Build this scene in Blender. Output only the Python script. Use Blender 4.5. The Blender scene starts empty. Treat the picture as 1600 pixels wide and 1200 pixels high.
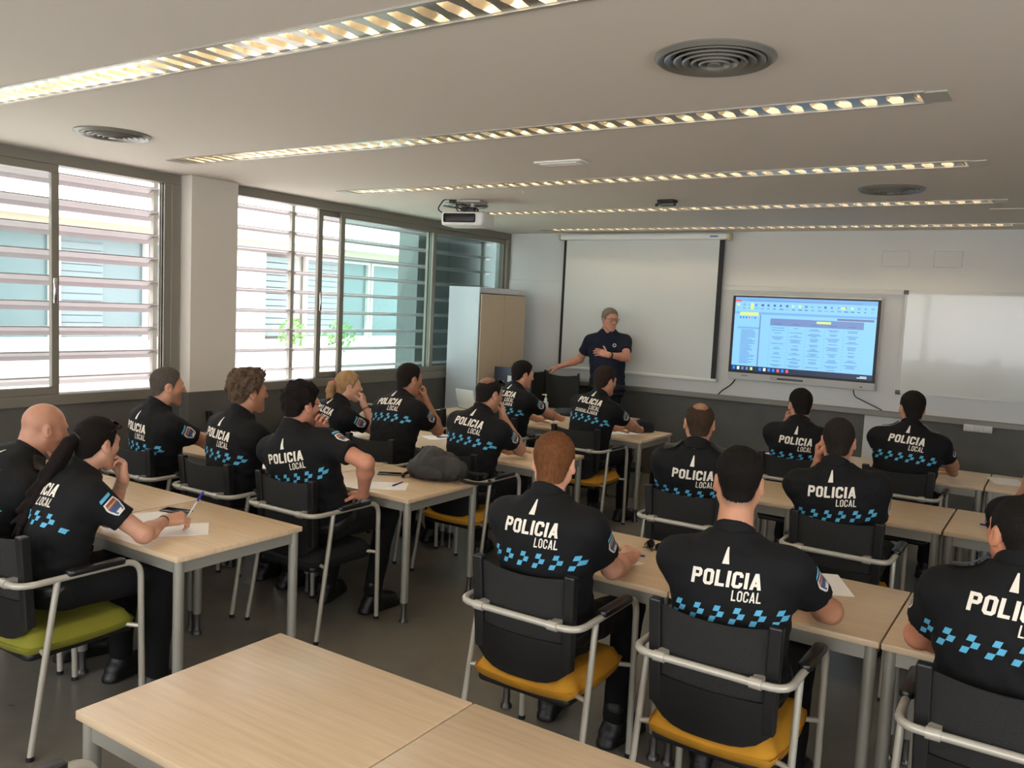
import bpy, bmesh, math, random
import numpy as np
from mathutils import Vector, Matrix, Euler
from mathutils.bvhtree import BVHTree
from mathutils import noise as mnoise

# ------------------------------------------------------------------ camera, world, light, exposure
S = bpy.context.scene
C = S.collection
PI = math.pi
S.view_settings.view_transform = 'Standard'
S.view_settings.look = 'None'
S.view_settings.gamma = 1.0
S.view_settings.use_curve_mapping = False
S.view_settings.exposure = 1.02
S.cycles.max_bounces = 7
S.cycles.diffuse_bounces = 5
S.cycles.transparent_max_bounces = 10
S.cycles.use_denoising = True
S.cycles.caustics_reflective = True
S.cycles.sample_clamp_indirect = 6.0

cam_d = bpy.data.cameras.new('camera')
cam = bpy.data.objects.new('camera', cam_d); C.objects.link(cam)
cam_d.sensor_width = 36.0
cam_d.lens = 1325.1 * 36.0 / 1600.0
cam_d.clip_start = 0.05
_M = (Matrix.Rotation(0.578133, 4, 'Z') @ Matrix.Rotation(PI/2 - 0.091067, 4, 'X') @ Matrix.Rotation(0.047288, 4, 'Z'))
cam.matrix_world = Matrix.Translation((0, 0, 1.85)) @ _M
S.camera = cam

world = bpy.data.worlds.new('sky'); S.world = world; world.use_nodes = True
_bg = world.node_tree.nodes['Background']
_bg.inputs[0].default_value = (0.965, 0.975, 1.0, 1); _bg.inputs[1].default_value = 3.4

sun_d = bpy.data.lights.new('sun', 'SUN'); sun_d.energy = 3.0; sun_d.angle = 0.01; sun_d.color = (1, .95, .88)
sun = bpy.data.objects.new('sun', sun_d); C.objects.link(sun)
sun.rotation_euler = (math.radians(38), math.radians(22), 0)     # high sun: lights the courtyard facade, stays off the room

def portal(name, y0, y1, z0, z1, x, rz=None, loc=None):
    d = bpy.data.lights.new(name, 'AREA'); d.shape = 'RECTANGLE'; d.size = z1 - z0; d.size_y = y1 - y0
    d.cycles.is_portal = True
    o = bpy.data.objects.new(name, d); C.objects.link(o)
    o.location = (x, (y0 + y1)/2, (z0 + z1)/2); o.rotation_euler = (0, -PI/2, 0)
    if loc: o.location = loc; o.rotation_euler = rz
portal('window_portal', 0.2, 4.2, 1.06, 2.74, -5.93)
portal('window_portal', 4.75, 8.95, 1.06, 2.74, -5.93)
portal('window_portal', -5.5, 3.0, 1.0, 2.7, 0, (0, PI/2, PI/2), (-1.25, -2.55, 1.85))  # portal for the added back wall windows, out of view
portal('window_portal', -2.0, 2.6, 1.0, 2.7, 0, (0, PI/2, 0), (3.35, .3, 1.85))  # portal for the added right wall window, out of view
TUBE_STRENGTH = 28.0          # the fluorescent tubes are built with their fittings below

ZC = 2.76      # ceiling
T = 0.73       # table top height
YF = 9.0       # front wall
XL = -6.0      # window wall
XR = 3.4
YB = -2.6

# ------------------------------------------------------------------ helpers
def mat(name, col, rough=.5, metal=0., bump=0., bscale=60., var=0., vscale=8., spec=.5, coat=0., emit=None, estr=0., stretch=None, trans=0., alpha=1.):
    m = bpy.data.materials.new(name); m.use_nodes = True
    nt = m.node_tree; b = nt.nodes['Principled BSDF']
    def lin(c): return tuple(((x/12.92) if x <= .04045 else ((x+.055)/1.055)**2.4) for x in c)
    c = lin(col)
    b.inputs['Base Color'].default_value = (*c, 1); b.inputs['Roughness'].default_value = rough
    b.inputs['Metallic'].default_value = metal; b.inputs['Specular IOR Level'].default_value = spec
    b.inputs['Coat Weight'].default_value = coat
    b.inputs['Transmission Weight'].default_value = trans
    b.inputs['Alpha'].default_value = alpha
    if emit is not None:
        b.inputs['Emission Color'].default_value = (*lin(emit), 1); b.inputs['Emission Strength'].default_value = estr
    co = None
    if bump or var:
        co = nt.nodes.new('ShaderNodeTexCoord'); mp = nt.nodes.new('ShaderNodeMapping')
        nt.links.new(co.outputs['Object'], mp.inputs[0])
        if stretch: mp.inputs['Scale'].default_value = stretch
    if var:
        n = nt.nodes.new('ShaderNodeTexNoise'); n.inputs['Scale'].default_value = vscale; n.inputs['Detail'].default_value = 5
        nt.links.new(mp.outputs[0], n.inputs['Vector'])
        r = nt.nodes.new('ShaderNodeValToRGB')
        r.color_ramp.elements[0].position = .3; r.color_ramp.elements[1].position = .7
        r.color_ramp.elements[0].color = (*[x*(1-var) for x in c], 1); r.color_ramp.elements[1].color = (*[min(1, x*(1+var)) for x in c], 1)
        nt.links.new(n.outputs['Fac'], r.inputs[0]); nt.links.new(r.outputs[0], b.inputs['Base Color'])
    if bump:
        n2 = nt.nodes.new('ShaderNodeTexNoise'); n2.inputs['Scale'].default_value = bscale; n2.inputs['Detail'].default_value = 4
        nt.links.new(mp.outputs[0], n2.inputs['Vector'])
        bp = nt.nodes.new('ShaderNodeBump'); bp.inputs['Strength'].default_value = bump; bp.inputs['Distance'].default_value = .01
        nt.links.new(n2.outputs['Fac'], bp.inputs['Height']); nt.links.new(bp.outputs[0], b.inputs['Normal'])
    return m

class MB:
    """collects shapes that become ONE mesh object"""
    def __init__(s): s.v = []; s.f = []; s.mi = []; s.cur = 0; s.sm = []
    def add(s, vs, fs, smooth=False):
        o = len(s.v); s.v += [tuple(x) for x in vs]
        for f in fs: s.f.append(tuple(i+o for i in f)); s.mi.append(s.cur); s.sm.append(smooth)
    def box(s, x0, x1, y0, y1, z0, z1, M=None):
        vs = [Vector((x, y, z)) for z in (z0, z1) for y in (y0, y1) for x in (x0, x1)]
        if M: vs = [M @ v for v in vs]
        s.add(vs, [(0,2,3,1),(4,5,7,6),(0,1,5,4),(2,6,7,3),(0,4,6,2),(1,3,7,5)]); return s
    def cbox(s, c, d, M=None):
        return s.box(c[0]-d[0]/2, c[0]+d[0]/2, c[1]-d[1]/2, c[1]+d[1]/2, c[2]-d[2]/2, c[2]+d[2]/2, M)
    def rbox(s, x0, x1, y0, y1, z0, z1, r=.01, seg=3, M=None):
        """box with rounded vertical edges and chamfered rims"""
        pts = []
        for cx, cy, a0 in ((x1-r, y1-r, 0), (x0+r, y1-r, PI/2), (x0+r, y0+r, PI), (x1-r, y0+r, 1.5*PI)):
            for k in range(seg+1):
                a = a0 + PI/2*k/seg; pts.append((cx, cy, math.cos(a), math.sin(a)))
        c = min(r*.6, (z1-z0)*.3)
        rings = [(z0, -c), (z0+c*.3, -c*.3), (z0+c, 0), (z1-c, 0), (z1-c*.3, -c*.3), (z1, -c)]
        vs = []
        for z, o in rings:
            for px, py, nx, ny in pts: vs.append(Vector((px+nx*(r+o), py+ny*(r+o), z)))
        if M: vs = [M @ v for v in vs]
        n = len(pts); fs = []
        for k in range(len(rings)-1):
            for i in range(n): j = (i+1) % n; fs.append((k*n+i, k*n+j, (k+1)*n+j, (k+1)*n+i))
        fs.append(tuple(range(n-1, -1, -1))); fs.append(tuple((len(rings)-1)*n+i for i in range(n)))
        s.add(vs, fs, True); return s
    def tube(s, pts, r, n=10, caps=True, rs=None, closed=False):
        pts = [Vector(p) for p in pts]; m = len(pts); vs = []; fs = []
        t0 = (pts[1]-pts[0]).normalized()
        up = Vector((0,0,1)) if abs(t0.z) < .9 else Vector((1,0,0))
        u = t0.cross(up).normalized()
        for i, p in enumerate(pts):
            if closed: t = (pts[(i+1) % m]-pts[i-1]).normalized()
            elif i == 0: t = t0
            elif i == m-1: t = (pts[-1]-pts[-2]).normalized()
            else: t = ((pts[i+1]-p).normalized()+(p-pts[i-1]).normalized()).normalized()
            u = (u - t*u.dot(t)).normalized(); w = t.cross(u)
            rr = rs[i] if rs else r
            for k in range(n):
                a = 2*PI*k/n; vs.append(p + (u*math.cos(a)+w*math.sin(a))*rr)
        for i in range(m if closed else m-1):
            i2 = (i+1) % m
            for k in range(n):
                k2 = (k+1) % n; fs.append((i*n+k, i*n+k2, i2*n+k2, i2*n+k))
        if caps and not closed:
            fs.append(tuple(range(n-1, -1, -1))); fs.append(tuple((m-1)*n+k for k in range(n)))
        s.add(vs, fs, True); return s
    def lathe(s, prof, n=24, c=(0,0,0), M=None):
        vs = []; fs = []
        for r, z in prof:
            for k in range(n):
                a = 2*PI*k/n; v = Vector((c[0]+r*math.cos(a), c[1]+r*math.sin(a), c[2]+z)); vs.append(M @ v if M else v)
        for i in range(len(prof)-1):
            for k in range(n):
                k2 = (k+1) % n; fs.append((i*n+k, i*n+k2, (i+1)*n+k2, (i+1)*n+k))
        fs.append(tuple(range(n-1, -1, -1))); fs.append(tuple((len(prof)-1)*n+k for k in range(n)))
        s.add(vs, fs, True); return s
    def prism(s, poly, z0, z1, M=None):
        n = len(poly); vs = [Vector((x, y, z0)) for x, y in poly]+[Vector((x, y, z1)) for x, y in poly]
        if M: vs = [M @ v for v in vs]
        s.add(vs, [tuple(range(n-1,-1,-1)), tuple(range(n, 2*n))]+[(i, (i+1) % n, n+(i+1) % n, n+i) for i in range(n)]); return s
    def build(s, name, mats, parent=None, bevel=0., sharp=None):
        me = bpy.data.meshes.new(name); me.from_pydata([tuple(v) for v in s.v], [], s.f)
        for m in (mats if isinstance(mats, (list, tuple)) else [mats]): me.materials.append(m)
        me.polygons.foreach_set('material_index', s.mi); me.polygons.foreach_set('use_smooth', s.sm)
        me.update()
        bm = bmesh.new(); bm.from_mesh(me); bmesh.ops.recalc_face_normals(bm, faces=bm.faces)
        for e in bm.edges:
            if len(e.link_faces) == 2 and e.calc_face_angle(0) > (sharp or .7): e.smooth = False
        bm.to_mesh(me); bm.free()
        o = bpy.data.objects.new(name, me); C.objects.link(o)
        if parent: o.parent = parent
        if bevel:
            b = o.modifiers.new('edge', 'BEVEL'); b.width = bevel; b.segments = 2; b.limit_method = 'ANGLE'
        return o

def bend(pts, r, seg=5):
    """polyline with rounded corners"""
    pts = [Vector(p) for p in pts]; out = [pts[0]]
    for i in range(1, len(pts)-1):
        a = (pts[i-1]-pts[i]); b = (pts[i+1]-pts[i]); d = min(r, a.length*.49, b.length*.49)
        p0 = pts[i]+a.normalized()*d; p2 = pts[i]+b.normalized()*d
        for k in range(seg+1):
            t = k/seg; out.append(p0*(1-t)**2 + pts[i]*2*t*(1-t) + p2*t*t)
    out.append(pts[-1]); return out

def tag(o, label, cat, group=None, kind=None):
    o['label'] = label; o['category'] = cat
    if group: o['group'] = group
    if kind: o['kind'] = kind
    return o
def thing(name, label, cat, loc=(0,0,0), rz=0, group=None):
    o = bpy.data.objects.new(name, None); C.objects.link(o); o.empty_display_size = .1
    o.location = loc; o.rotation_euler = (0, 0, rz); return tag(o, label, cat, group)
def struct(name, mb, m, bevel=0., parent=None):
    o = mb.build(name, m, parent, bevel)
    if parent is None: o['kind'] = 'structure'
    return o
def dup(root, loc, rz, label, group=None):
    r = root.copy(); C.objects.link(r); r.location = loc; r.rotation_euler = (0, 0, rz); r['label'] = label
    if group: r['group'] = group
    for ch in list(root.children):
        c = ch.copy(); C.objects.link(c); c.parent = r
        for g in list(ch.children):
            d = g.copy(); C.objects.link(d); d.parent = c
    return r
# ------------------------------------------------------------------ materials
M = {}
M['ceil'] = mat('ceiling paint', (.87,.835,.785), .9, bump=.05, bscale=300)
M['wall'] = mat('white wall paint', (.80,.80,.785), .8, bump=.04, bscale=250)
M['pillar'] = mat('pillar paint', (.79,.765,.72), .75)
M['panelw'] = mat('white wall panel', (.80,.80,.785), .45)
M['dado'] = mat('dark grey dado', (.345,.335,.315), .55, bump=.06, bscale=120, var=.12, vscale=5)
M['alu'] = mat('window aluminium', (.52,.50,.455), .42, metal=.35)
M['slat'] = mat('louvre slat', (.68,.64,.645), .5)
M['slatd'] = mat('louvre post', (.62,.60,.56), .5)
M['gasket'] = mat('black gasket', (.07,.07,.07), .6)
M['metal'] = mat('grey painted metal', (.50,.49,.46), .4, metal=.3)
M['tube'] = mat('pale grey tube', (.69,.67,.62), .33, metal=.25)
M['legm'] = mat('table leg metal', (.60,.59,.55), .38, metal=.35)
M['collar'] = mat('dark steel', (.34,.33,.32), .35, metal=.7)
M['blackp'] = mat('black plastic', (.055,.055,.057), .42)
M['blackp2'] = mat('black plastic pad', (.075,.075,.08), .35)
M['mesh'] = mat('black mesh fabric', (.085,.085,.075), .7, bump=.5, bscale=420)
M['yellow'] = mat('yellow upholstery', (.80,.57,.13), .85, bump=.25, bscale=700, var=.08)
M['green'] = mat('olive upholstery', (.52,.51,.14), .85, bump=.25, bscale=700, var=.08)
M['blacku'] = mat('black upholstery', (.07,.07,.072), .85, bump=.25, bscale=700)
M['white'] = mat('white plastic', (.86,.86,.84), .4)
M['chrome'] = mat('chrome', (.8,.8,.8), .15, metal=1)
M['paper'] = mat('paper', (.90,.89,.88), .8)
M['navy'] = mat('navy cloth', (.055,.06,.085), .85, bump=.15, bscale=500)
M['blackc'] = mat('black cloth', (.045,.045,.05), .85, bump=.2, bscale=400)
def wood_mat():
    m = mat('maple laminate', (.83,.725,.585), .36, spec=.45)
    nt = m.node_tree; b = nt.nodes['Principled BSDF']
    co = nt.nodes.new('ShaderNodeTexCoord'); mp = nt.nodes.new('ShaderNodeMapping'); mp.inputs['Scale'].default_value = (1.2, 22, 8)
    n = nt.nodes.new('ShaderNodeTexNoise'); n.inputs['Scale'].default_value = 2.2; n.inputs['Detail'].default_value = 7; n.inputs['Roughness'].default_value = .6
    r = nt.nodes.new('ShaderNodeValToRGB'); e = r.color_ramp.elements
    e[0].position = .32; e[0].color = (.57,.42,.265,1); e[1].position = .7; e[1].color = (.68,.52,.345,1)
    nt.links.new(co.outputs['Object'], mp.inputs[0]); nt.links.new(mp.outputs[0], n.inputs['Vector']); nt.links.new(n.outputs['Fac'], r.inputs[0]); nt.links.new(r.outputs[0], b.inputs['Base Color'])
    return m
M['wood'] = wood_mat()
M['edge'] = mat('laminate edge', (.74,.62,.46), .5)
def floor_mat():
    m = mat('polished concrete', (.4,.38,.34), .32, spec=.45)
    nt = m.node_tree; b = nt.nodes['Principled BSDF']
    co = nt.nodes.new('ShaderNodeTexCoord')
    def N(sc, det): n = nt.nodes.new('ShaderNodeTexNoise'); n.inputs['Scale'].default_value = sc; n.inputs['Detail'].default_value = det; nt.links.new(co.outputs['Object'], n.inputs['Vector']); return n
    n1 = N(1.1, 6); n2 = N(9, 8)
    mx = nt.nodes.new('ShaderNodeMix'); mx.data_type = 'FLOAT'; mx.inputs[0].default_value = .45
    nt.links.new(n1.outputs['Fac'], mx.inputs[2]); nt.links.new(n2.outputs['Fac'], mx.inputs[3])
    r = nt.nodes.new('ShaderNodeValToRGB'); e = r.color_ramp.elements
    e[0].position = .3; e[0].color = (.115,.104,.086,1); e[1].position = .72; e[1].color = (.20,.184,.155,1)
    nt.links.new(mx.outputs[0], r.inputs[0]); nt.links.new(r.outputs[0], b.inputs['Base Color'])
    rr = nt.nodes.new('ShaderNodeMapRange'); rr.inputs[3].default_value = .22; rr.inputs[4].default_value = .42
    nt.links.new(n2.outputs['Fac'], rr.inputs[0]); nt.links.new(rr.outputs[0], b.inputs['Roughness'])
    return m
M['floor'] = floor_mat()
def glass_mat(name, tint, refl=.05):
    m = bpy.data.materials.new(name); m.use_nodes = True; nt = m.node_tree; nt.nodes.clear()
    o = nt.nodes.new('ShaderNodeOutputMaterial'); t = nt.nodes.new('ShaderNodeBsdfTransparent'); t.inputs[0].default_value = (*tint, 1)
    g = nt.nodes.new('ShaderNodeBsdfGlossy'); g.inputs['Roughness'].default_value = .03
    f = nt.nodes.new('ShaderNodeValue'); f.outputs[0].default_value = refl
    x = nt.nodes.new('ShaderNodeMixShader'); nt.links.new(f.outputs[0], x.inputs[0]); nt.links.new(t.outputs[0], x.inputs[1]); nt.links.new(g.outputs[0], x.inputs[2]); nt.links.new(x.outputs[0], o.inputs[0])
    return m
M['glass'] = glass_mat('green tinted glass', (.66,.86,.83))
M['glassc'] = glass_mat('clear glass', (.90,.95,.94))
M['refl'] = mat('louvre aluminium', (.74,.72,.68), .32, metal=1)
M['reflb'] = mat('louvre trough', (.74,.72,.68), .3, metal=.8)
M['warm_tube'] = mat('fluorescent tube', (1,.93,.8), .5, emit=(1,.91,.77), estr=TUBE_STRENGTH)

# ------------------------------------------------------------------ floor, ceiling, walls
struct('floor', MB().box(XL-.2, XR+.2, YB-.2, YF+.2, -.1, 0), M['floor'])
STRIPS = [(-5.3, -.58, 2.16), (-5.3, -.58, 3.785), (-5.24, -.56, 5.375), (-5.22, -.55, 6.99), (-5.2, -.5, 8.565)]
SW = .165     # slot width
cb = MB(); y = YB-.2
for x0, x1, yc in STRIPS:
    cb.box(XL-.2, XR+.2, y, yc-SW/2, ZC, ZC+.02)
    cb.box(XL-.2, x0, yc-SW/2, yc+SW/2, ZC, ZC+.02); cb.box(x1, XR+.2, yc-SW/2, yc+SW/2, ZC, ZC+.02); y = yc+SW/2
cb.box(XL-.2, XR+.2, y, YF+.2, ZC, ZC+.02)
struct('ceiling', cb, M['ceil'])
struct('trim_1', MB().box(XL-.3, XR+.3, YB-.3, YF+.3, ZC+.13, ZC+.2), M['ceil'])      # slab above the recessed lights
struct('wall_front', MB().box(XL-.2, XR+.2, YF, YF+.2, 0, ZC+.13), M['wall'])
struct('wall_right', MB().box(XR, XR+.2, YB-.2, YF, 0, 1.0).box(XR, XR+.2, YB-.2, YF, 2.7, ZC+.13).box(XR, XR+.2, YB-.2, -2.0, 1.0, 2.7).box(XR, XR+.2, 2.6, YF, 1.0, 2.7), M['wall'])  # unseen opening added here to let more daylight in
struct('wall_back', MB().box(XL-.2, XR, YB-.2, YB, 0, 1.0).box(XL-.2, XR, YB-.2, YB, 2.7, ZC+.13).box(XL-.2, -5.5, YB-.2, YB, 1.0, 2.7).box(3.0, XR, YB-.2, YB, 1.0, 2.7), M['wall'])  # wide unseen opening, added as daylight fill from behind the camera
wl = MB().box(XL-.2, XL, YB, YF, 0, 1.0)
wl.box(XL-.2, XL, YB, 0.1, 1.0, ZC+.13); wl.box(XL-.2, XL, 4.235, 4.71, 1.0, ZC+.13); wl.box(XL-.2, XL, YB, YF, ZC-.005, ZC+.13); wl.box(XL-.2, XL, 8.99, YF, 1.0, ZC)
struct('wall_left', wl, M['wall'])
struct('baseboard_left', MB().box(XL, XL+.012, YB, YF, 0, 1.0), M['dado'])
struct('baseboard_front', MB().box(XL+.012, XR, YF-.012, YF, 0, .945), M['dado'])
struct('trim_2', MB().box(XL, XL+.14, 4.25, 4.70, 1.04, ZC), M['pillar'], bevel=.006)
struct('trim_3', MB().box(XL, XL+.135, 4.25, 4.70, 0, 1.04), M['dado'])
struct('trim_4', MB().box(XL+.02, XR, YF-.02, YF, .985, 2.185), M['panelw'], bevel=.003)     # lower white wall panel
struct('trim_5', MB().box(XL+.02, XR, YF-.085, YF, .945, 1.0), M['metal'], bevel=.006)          # cable duct ledge
struct('trim_6', MB().box(-3.2, XR, YF-.045, YF-.02, 2.135, 2.185), M['wall'], bevel=.004)      # rail above the board

# ------------------------------------------------------------------ windows
def frame(mb, x0, x1, y0, y1, z0, z1, w):
    mb.box(x0, x1, y0, y1, z0, z0+w); mb.box(x0, x1, y0, y1, z1-w, z1); mb.box(x0, x1, y0, y0+w, z0+w, z1-w); mb.box(x0, x1, y1-w, y1, z0+w, z1-w)
def window(n, y0, y1, sashes, extra):
    mb = MB(); frame(mb, XL-.10, XL+.02, y0, y1, 1.0, 2.755, .075)
    mb.box(XL-.02, XL+.035, y0, y1, 1.0, 1.075)
    w = struct('window_%d' % n, mb, M['alu'], bevel=.004)
    for (a, b, dx, g, st) in sashes:
        sb = MB(); frame(sb, XL+dx-.018, XL+dx+.018, a, b, 1.075, 2.68, .055)
        s = sb.build('sash', M['alu'], w, .004)
        _p = MB(); _p.add([(XL+dx, a+.05, 1.125), (XL+dx, b-.05, 1.125), (XL+dx, b-.05, 2.63), (XL+dx, a+.05, 2.63)], [(0,1,2,3)]); _p.build('pane', M['glass' if g else 'glassc'], s)
        if st: MB().rbox(XL+dx+.018, XL+dx+.04, st-.012, st+.012, 1.72, 1.9, .008).build('handle', M['chrome'], s)
    if extra: extra(w)
    return w
def ex1(w):
    mb = MB()
    for k in range(3): mb.box(XL-.06+.03*k, XL-.045+.03*k, 4.10, 4.165, 1.075, 2.68)
    mb.build('track', M['alu'], w)
    MB().box(XL-.015, XL-.005, 4.095, 4.12, 1.075, 2.68).build('gasket', M['gasket'], w)
window(1, 0.1, 4.235, [(0.15, 1.75, -.055, False, None), (1.68, 3.27, 0., False, 3.235)], ex1)
def ex2(w): pass
window(2, 4.71, 8.99, [(5.78, 7.48, -.055, False, 5.81), (6.02, 7.50, 0.0, True, None), (7.44, 8.93, -.03, True, None)], ex2)

def louvres(name, label, y0, y1, posts, dep=.055, tilt=-12, thick=1.):
    t = thing(name, label, 'louvre', (XL-.34, (y0+y1)/2, 0))
    mb = MB(); hy = (y1-y0)/2
    for k in range(9):
        z = 1.145 + .187*k
        prof = [(-.055,-.016),(-.03,.004),(.02,.016),(.055,.012),(.055,.006),(.02,.008),(-.03,-.006),(-.055,-.026)]
        a = math.radians(tilt); prof = [(x*dep/.055, y*thick) for x, y in prof]; ca, sa = math.cos(a), math.sin(a)
        pr = [(x*ca-y*sa, x*sa+y*ca) for x, y in prof]
        n = len(pr); vs = [(x, -hy, z+h) for x, h in pr]+[(x, hy, z+h) for x, h in pr]
        mb.add(vs, [(i, (i+1) % n, n+(i+1) % n, n+i) for i in range(n)]+[tuple(range(n)), tuple(range(2*n-1, n-1, -1))])
    mb.build('slats', M['slat'], t)
    for py in posts:
        pb = MB().box(-.02, .02, py-(y0+y1)/2-.02, py-(y0+y1)/2+.02, .3, 2.9)
        for k in range(9): pb.box(-.045, .03, py-(y0+y1)/2-.03, py-(y0+y1)/2+.03, 1.13+.187*k, 1.145+.187*k)
        pb.build('post', M['slatd'], t)
mb = MB(); frame(mb, XR+.05, XR+.12, -2.0, 2.6, 1.0, 2.7, .07); mb.box(XR+.05, XR+.12, .27, .33, 1.07, 2.63); struct('window_3', mb, M['alu'])  # right wall window out of view, added to brighten the room with daylight
mb = MB()
for a in (-5.5, -2.67, .16): mb.box(a, a+.07, YB-.12, YB-.05, 1.0, 2.7); mb.box(a+2.77, a+2.84, YB-.12, YB-.05, 1.0, 2.7); mb.box(a, a+2.84, YB-.12, YB-.05, 1.0, 1.07); mb.box(a, a+2.84, YB-.12, YB-.05, 2.63, 2.7)
struct('window_4', mb, M['alu'])  # back wall windows behind the camera, added for fill daylight
louvres('sun_louvre', 'pale horizontal louvre slats outside the window before the pillar', 0.0, 4.32, [4.25, 0.1], .075, 7, 1.5)
louvres('sun_louvre', 'pale horizontal louvre slats outside the long window beside the cabinet', 4.45, 9.1, [5.72, 4.5, 8.9], .05, 1, .9)

# ------------------------------------------------------------------ courtyard outside
M['facade'] = mat('courtyard render', (.72,.71,.69), .9)
M['soffit'] = mat('cream eave', (.64,.61,.54), .8)
M['teal'] = mat('teal courtyard glass', (.35,.42,.43), .25, var=.08, vscale=.6)
M['shutter'] = mat('grey shutter', (.39,.45,.46), .5)
M['ground'] = mat('pale courtyard paving', (.90,.89,.87), .9, var=.05)
M['leaf'] = mat('leaf green', (.30,.46,.20), .6, var=.2)
struct('wall_outside', MB().box(XL-.75, XL-.45, 7.75, 9.95, -.1, 3.0), mat('grey outside pier', (.30,.32,.315), .6))
struct('ground_outside', MB().box(-30, XL-.2, -14, 34, -.3, -.05), M['ground'])
bt = thing('courtyard_building', 'pale low building with teal glazing across the courtyard', 'building', (-13, 9, 0))
def rel(mb, *a): return mb.box(a[0]+13, a[1]+13, a[2]-9, a[3]-9, a[4], a[5])
b0 = MB(); rel(b0, -17, -13, -14, 34, -.1, .93); rel(b0, -17, -13.3, -14, 34, .93, 2.95); rel(b0, -13.35, -13, 10.2, 11.1, .93, 2.72)
b0.build('wall', M['facade'], bt)
b1 = MB(); rel(b1, -17.2, -12.55, -14, 34, 2.86, 3.02); b1.build('roof', M['facade'], bt)
b2 = MB(); rel(b2, -13.3, -12.85, -14, 34, 2.66, 2.86); b2.build('eave', M['soffit'], bt)
b3 = MB(); rel(b3, -13.12, -12.9, -14, 34, .90, .99); b3.build('ledge', M['facade'], bt)
for k, (a, b) in enumerate([(2.2, 7.05), (7.2, 8.65), (8.8, 10.1), (12.3, 14.1), (14.25, 17), (17.2, 20)]):
    g = MB(); rel(g, -13.28, -13.22, a, b, 1.02, 2.62); w = g.build('window', M['teal'], bt)
    f_ = MB(); frame(f_, -.22, -.14, a-9-.06, b-9+.06, .97, 2.68, .07); f_.build('window_frame', M['facade'], w)
    if k in (1, 3):
        h = MB()
        for q in range(13): h.box(-.215, -.19, a-9, a-9+(b-a)*.5, 1.05+.115*q, 1.05+.115*q+.1)
        h.build('shutter', M['shutter'], w)
h = MB()
for q in range(13): rel(h, -13.2, -13.1, 11.15, 11.95, 1.05+.12*q, 1.05+.12*q+.105)
h.build('shutter', M['shutter'], bt)
random.seed(3)
def leafy(name, label, x, y, z, r):
    t = thing(name, label, 'plant', (x, y, 0)); mb = MB()
    for k in range(130):
        d = Vector((random.gauss(0,1), random.gauss(0,1), random.gauss(0,1))).normalized()*r*random.uniform(.4,1)
        c = Vector((d.x, d.y, z+d.z*.9)); n = Vector((random.gauss(0,1), random.gauss(0,1), random.gauss(0,1))).normalized(); u = n.orthogonal().normalized(); w = n.cross(u); s = random.uniform(.03,.07)
        mb.add([c-u*s, c+w*s*.5, c+u*s, c-w*s*.5], [(0,1,2,3)])
    mb.build('leaves', M['leaf'], t); MB().tube([(0,0,0),(0,0,z)], .012).build('stem', M['alu'], t)
leafy('shrub', 'green shrub outside behind the window with the open sash', -11.4, 10.35, 1.2, .3)
leafy('shrub', 'green shrub outside seen through the green tinted pane', -11.4, 11.5, 1.15, .34)

# ------------------------------------------------------------------ ceiling lights
def strip_light(x0, x1, yc, label, lit):
    L = x1-x0; xm = (x0+x1)/2
    t = thing('ceiling_light', label, 'light', (xm, yc, ZC), 0, 'recessed louvred strip lights'); h = L/2; w = SW/2
    hb = MB(); hb.box(-h-.0, h, -w, w, .105, .115); hb.box(-h, h, -w-.004, -w+.004, .0, .11); hb.box(-h, h, w-.004, w+.004, 0, .11)
    hb.box(-h-.004, -h+.004, -w, w, 0, .11); hb.box(h-.004, h+.004, -w, w, 0, .11)
    hb.build('housing', M['reflb'], t)
    rb = MB(); rb.box(-h-.02, h+.02, -w-.018, -w, -.006, .0); rb.box(-h-.02, h+.02, w, w+.018, -.006, .0); rb.box(-h-.1, -h, -w, w, -.006, 0); rb.box(h, h+.1, -w, w, -.006, 0)
    rb.build('rim', M['tube'], t)
    lb = MB(); n = int(L/.1)
    for k in range(n):
        x = -h+.05+k*(L-.1)/(n-1)
        # V section cross blade, deeper in the middle
        for s in (-1, 1):
            vs = [(x-.018, 0, .0), (x+.018, 0, .0), (x, 0, .070), (x-.03, s*w*.97, .0), (x+.03, s*w*.97, .0), (x, s*w*.97, .070)]
            lb.add(vs, [(0,1,4,3), (1,2,5,4), (2,0,3,5)])
    for s in (-1, 1):
        seg = 6
        for k in range(seg):
            a0 = k/seg; a1 = (k+1)/seg
            lb.add([(-h, s*w*(1-.35*a0**2), .07*a0), (h, s*w*(1-.35*a0**2), .07*a0), (h, s*w*(1-.35*a1**2), .07*a1), (-h, s*w*(1-.35*a1**2), .07*a1)], [(0,1,2,3)], True)
    lb.build('louvre', M['refl'], t)
    for k in range(4):
        a = -h+.03+k*L/4; MB().tube([(a, 0, .092), (a+L/4-.06, 0, .092)], .012, 8).build('fluorescent_tube', M['warm_tube' if lit else 'white'], t)
names = ['louvred strip light closest to the camera, cut by the top edge', 'louvred strip light between the two large round diffusers', 'louvred strip light between the ceiling grille and the projector', 'louvred strip light just behind the hanging projector', 'louvred strip light along the wall with the projection screen']
for (x0, x1, yc), nm in zip(STRIPS, names): strip_light(x0, x1, yc, nm, True)

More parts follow.
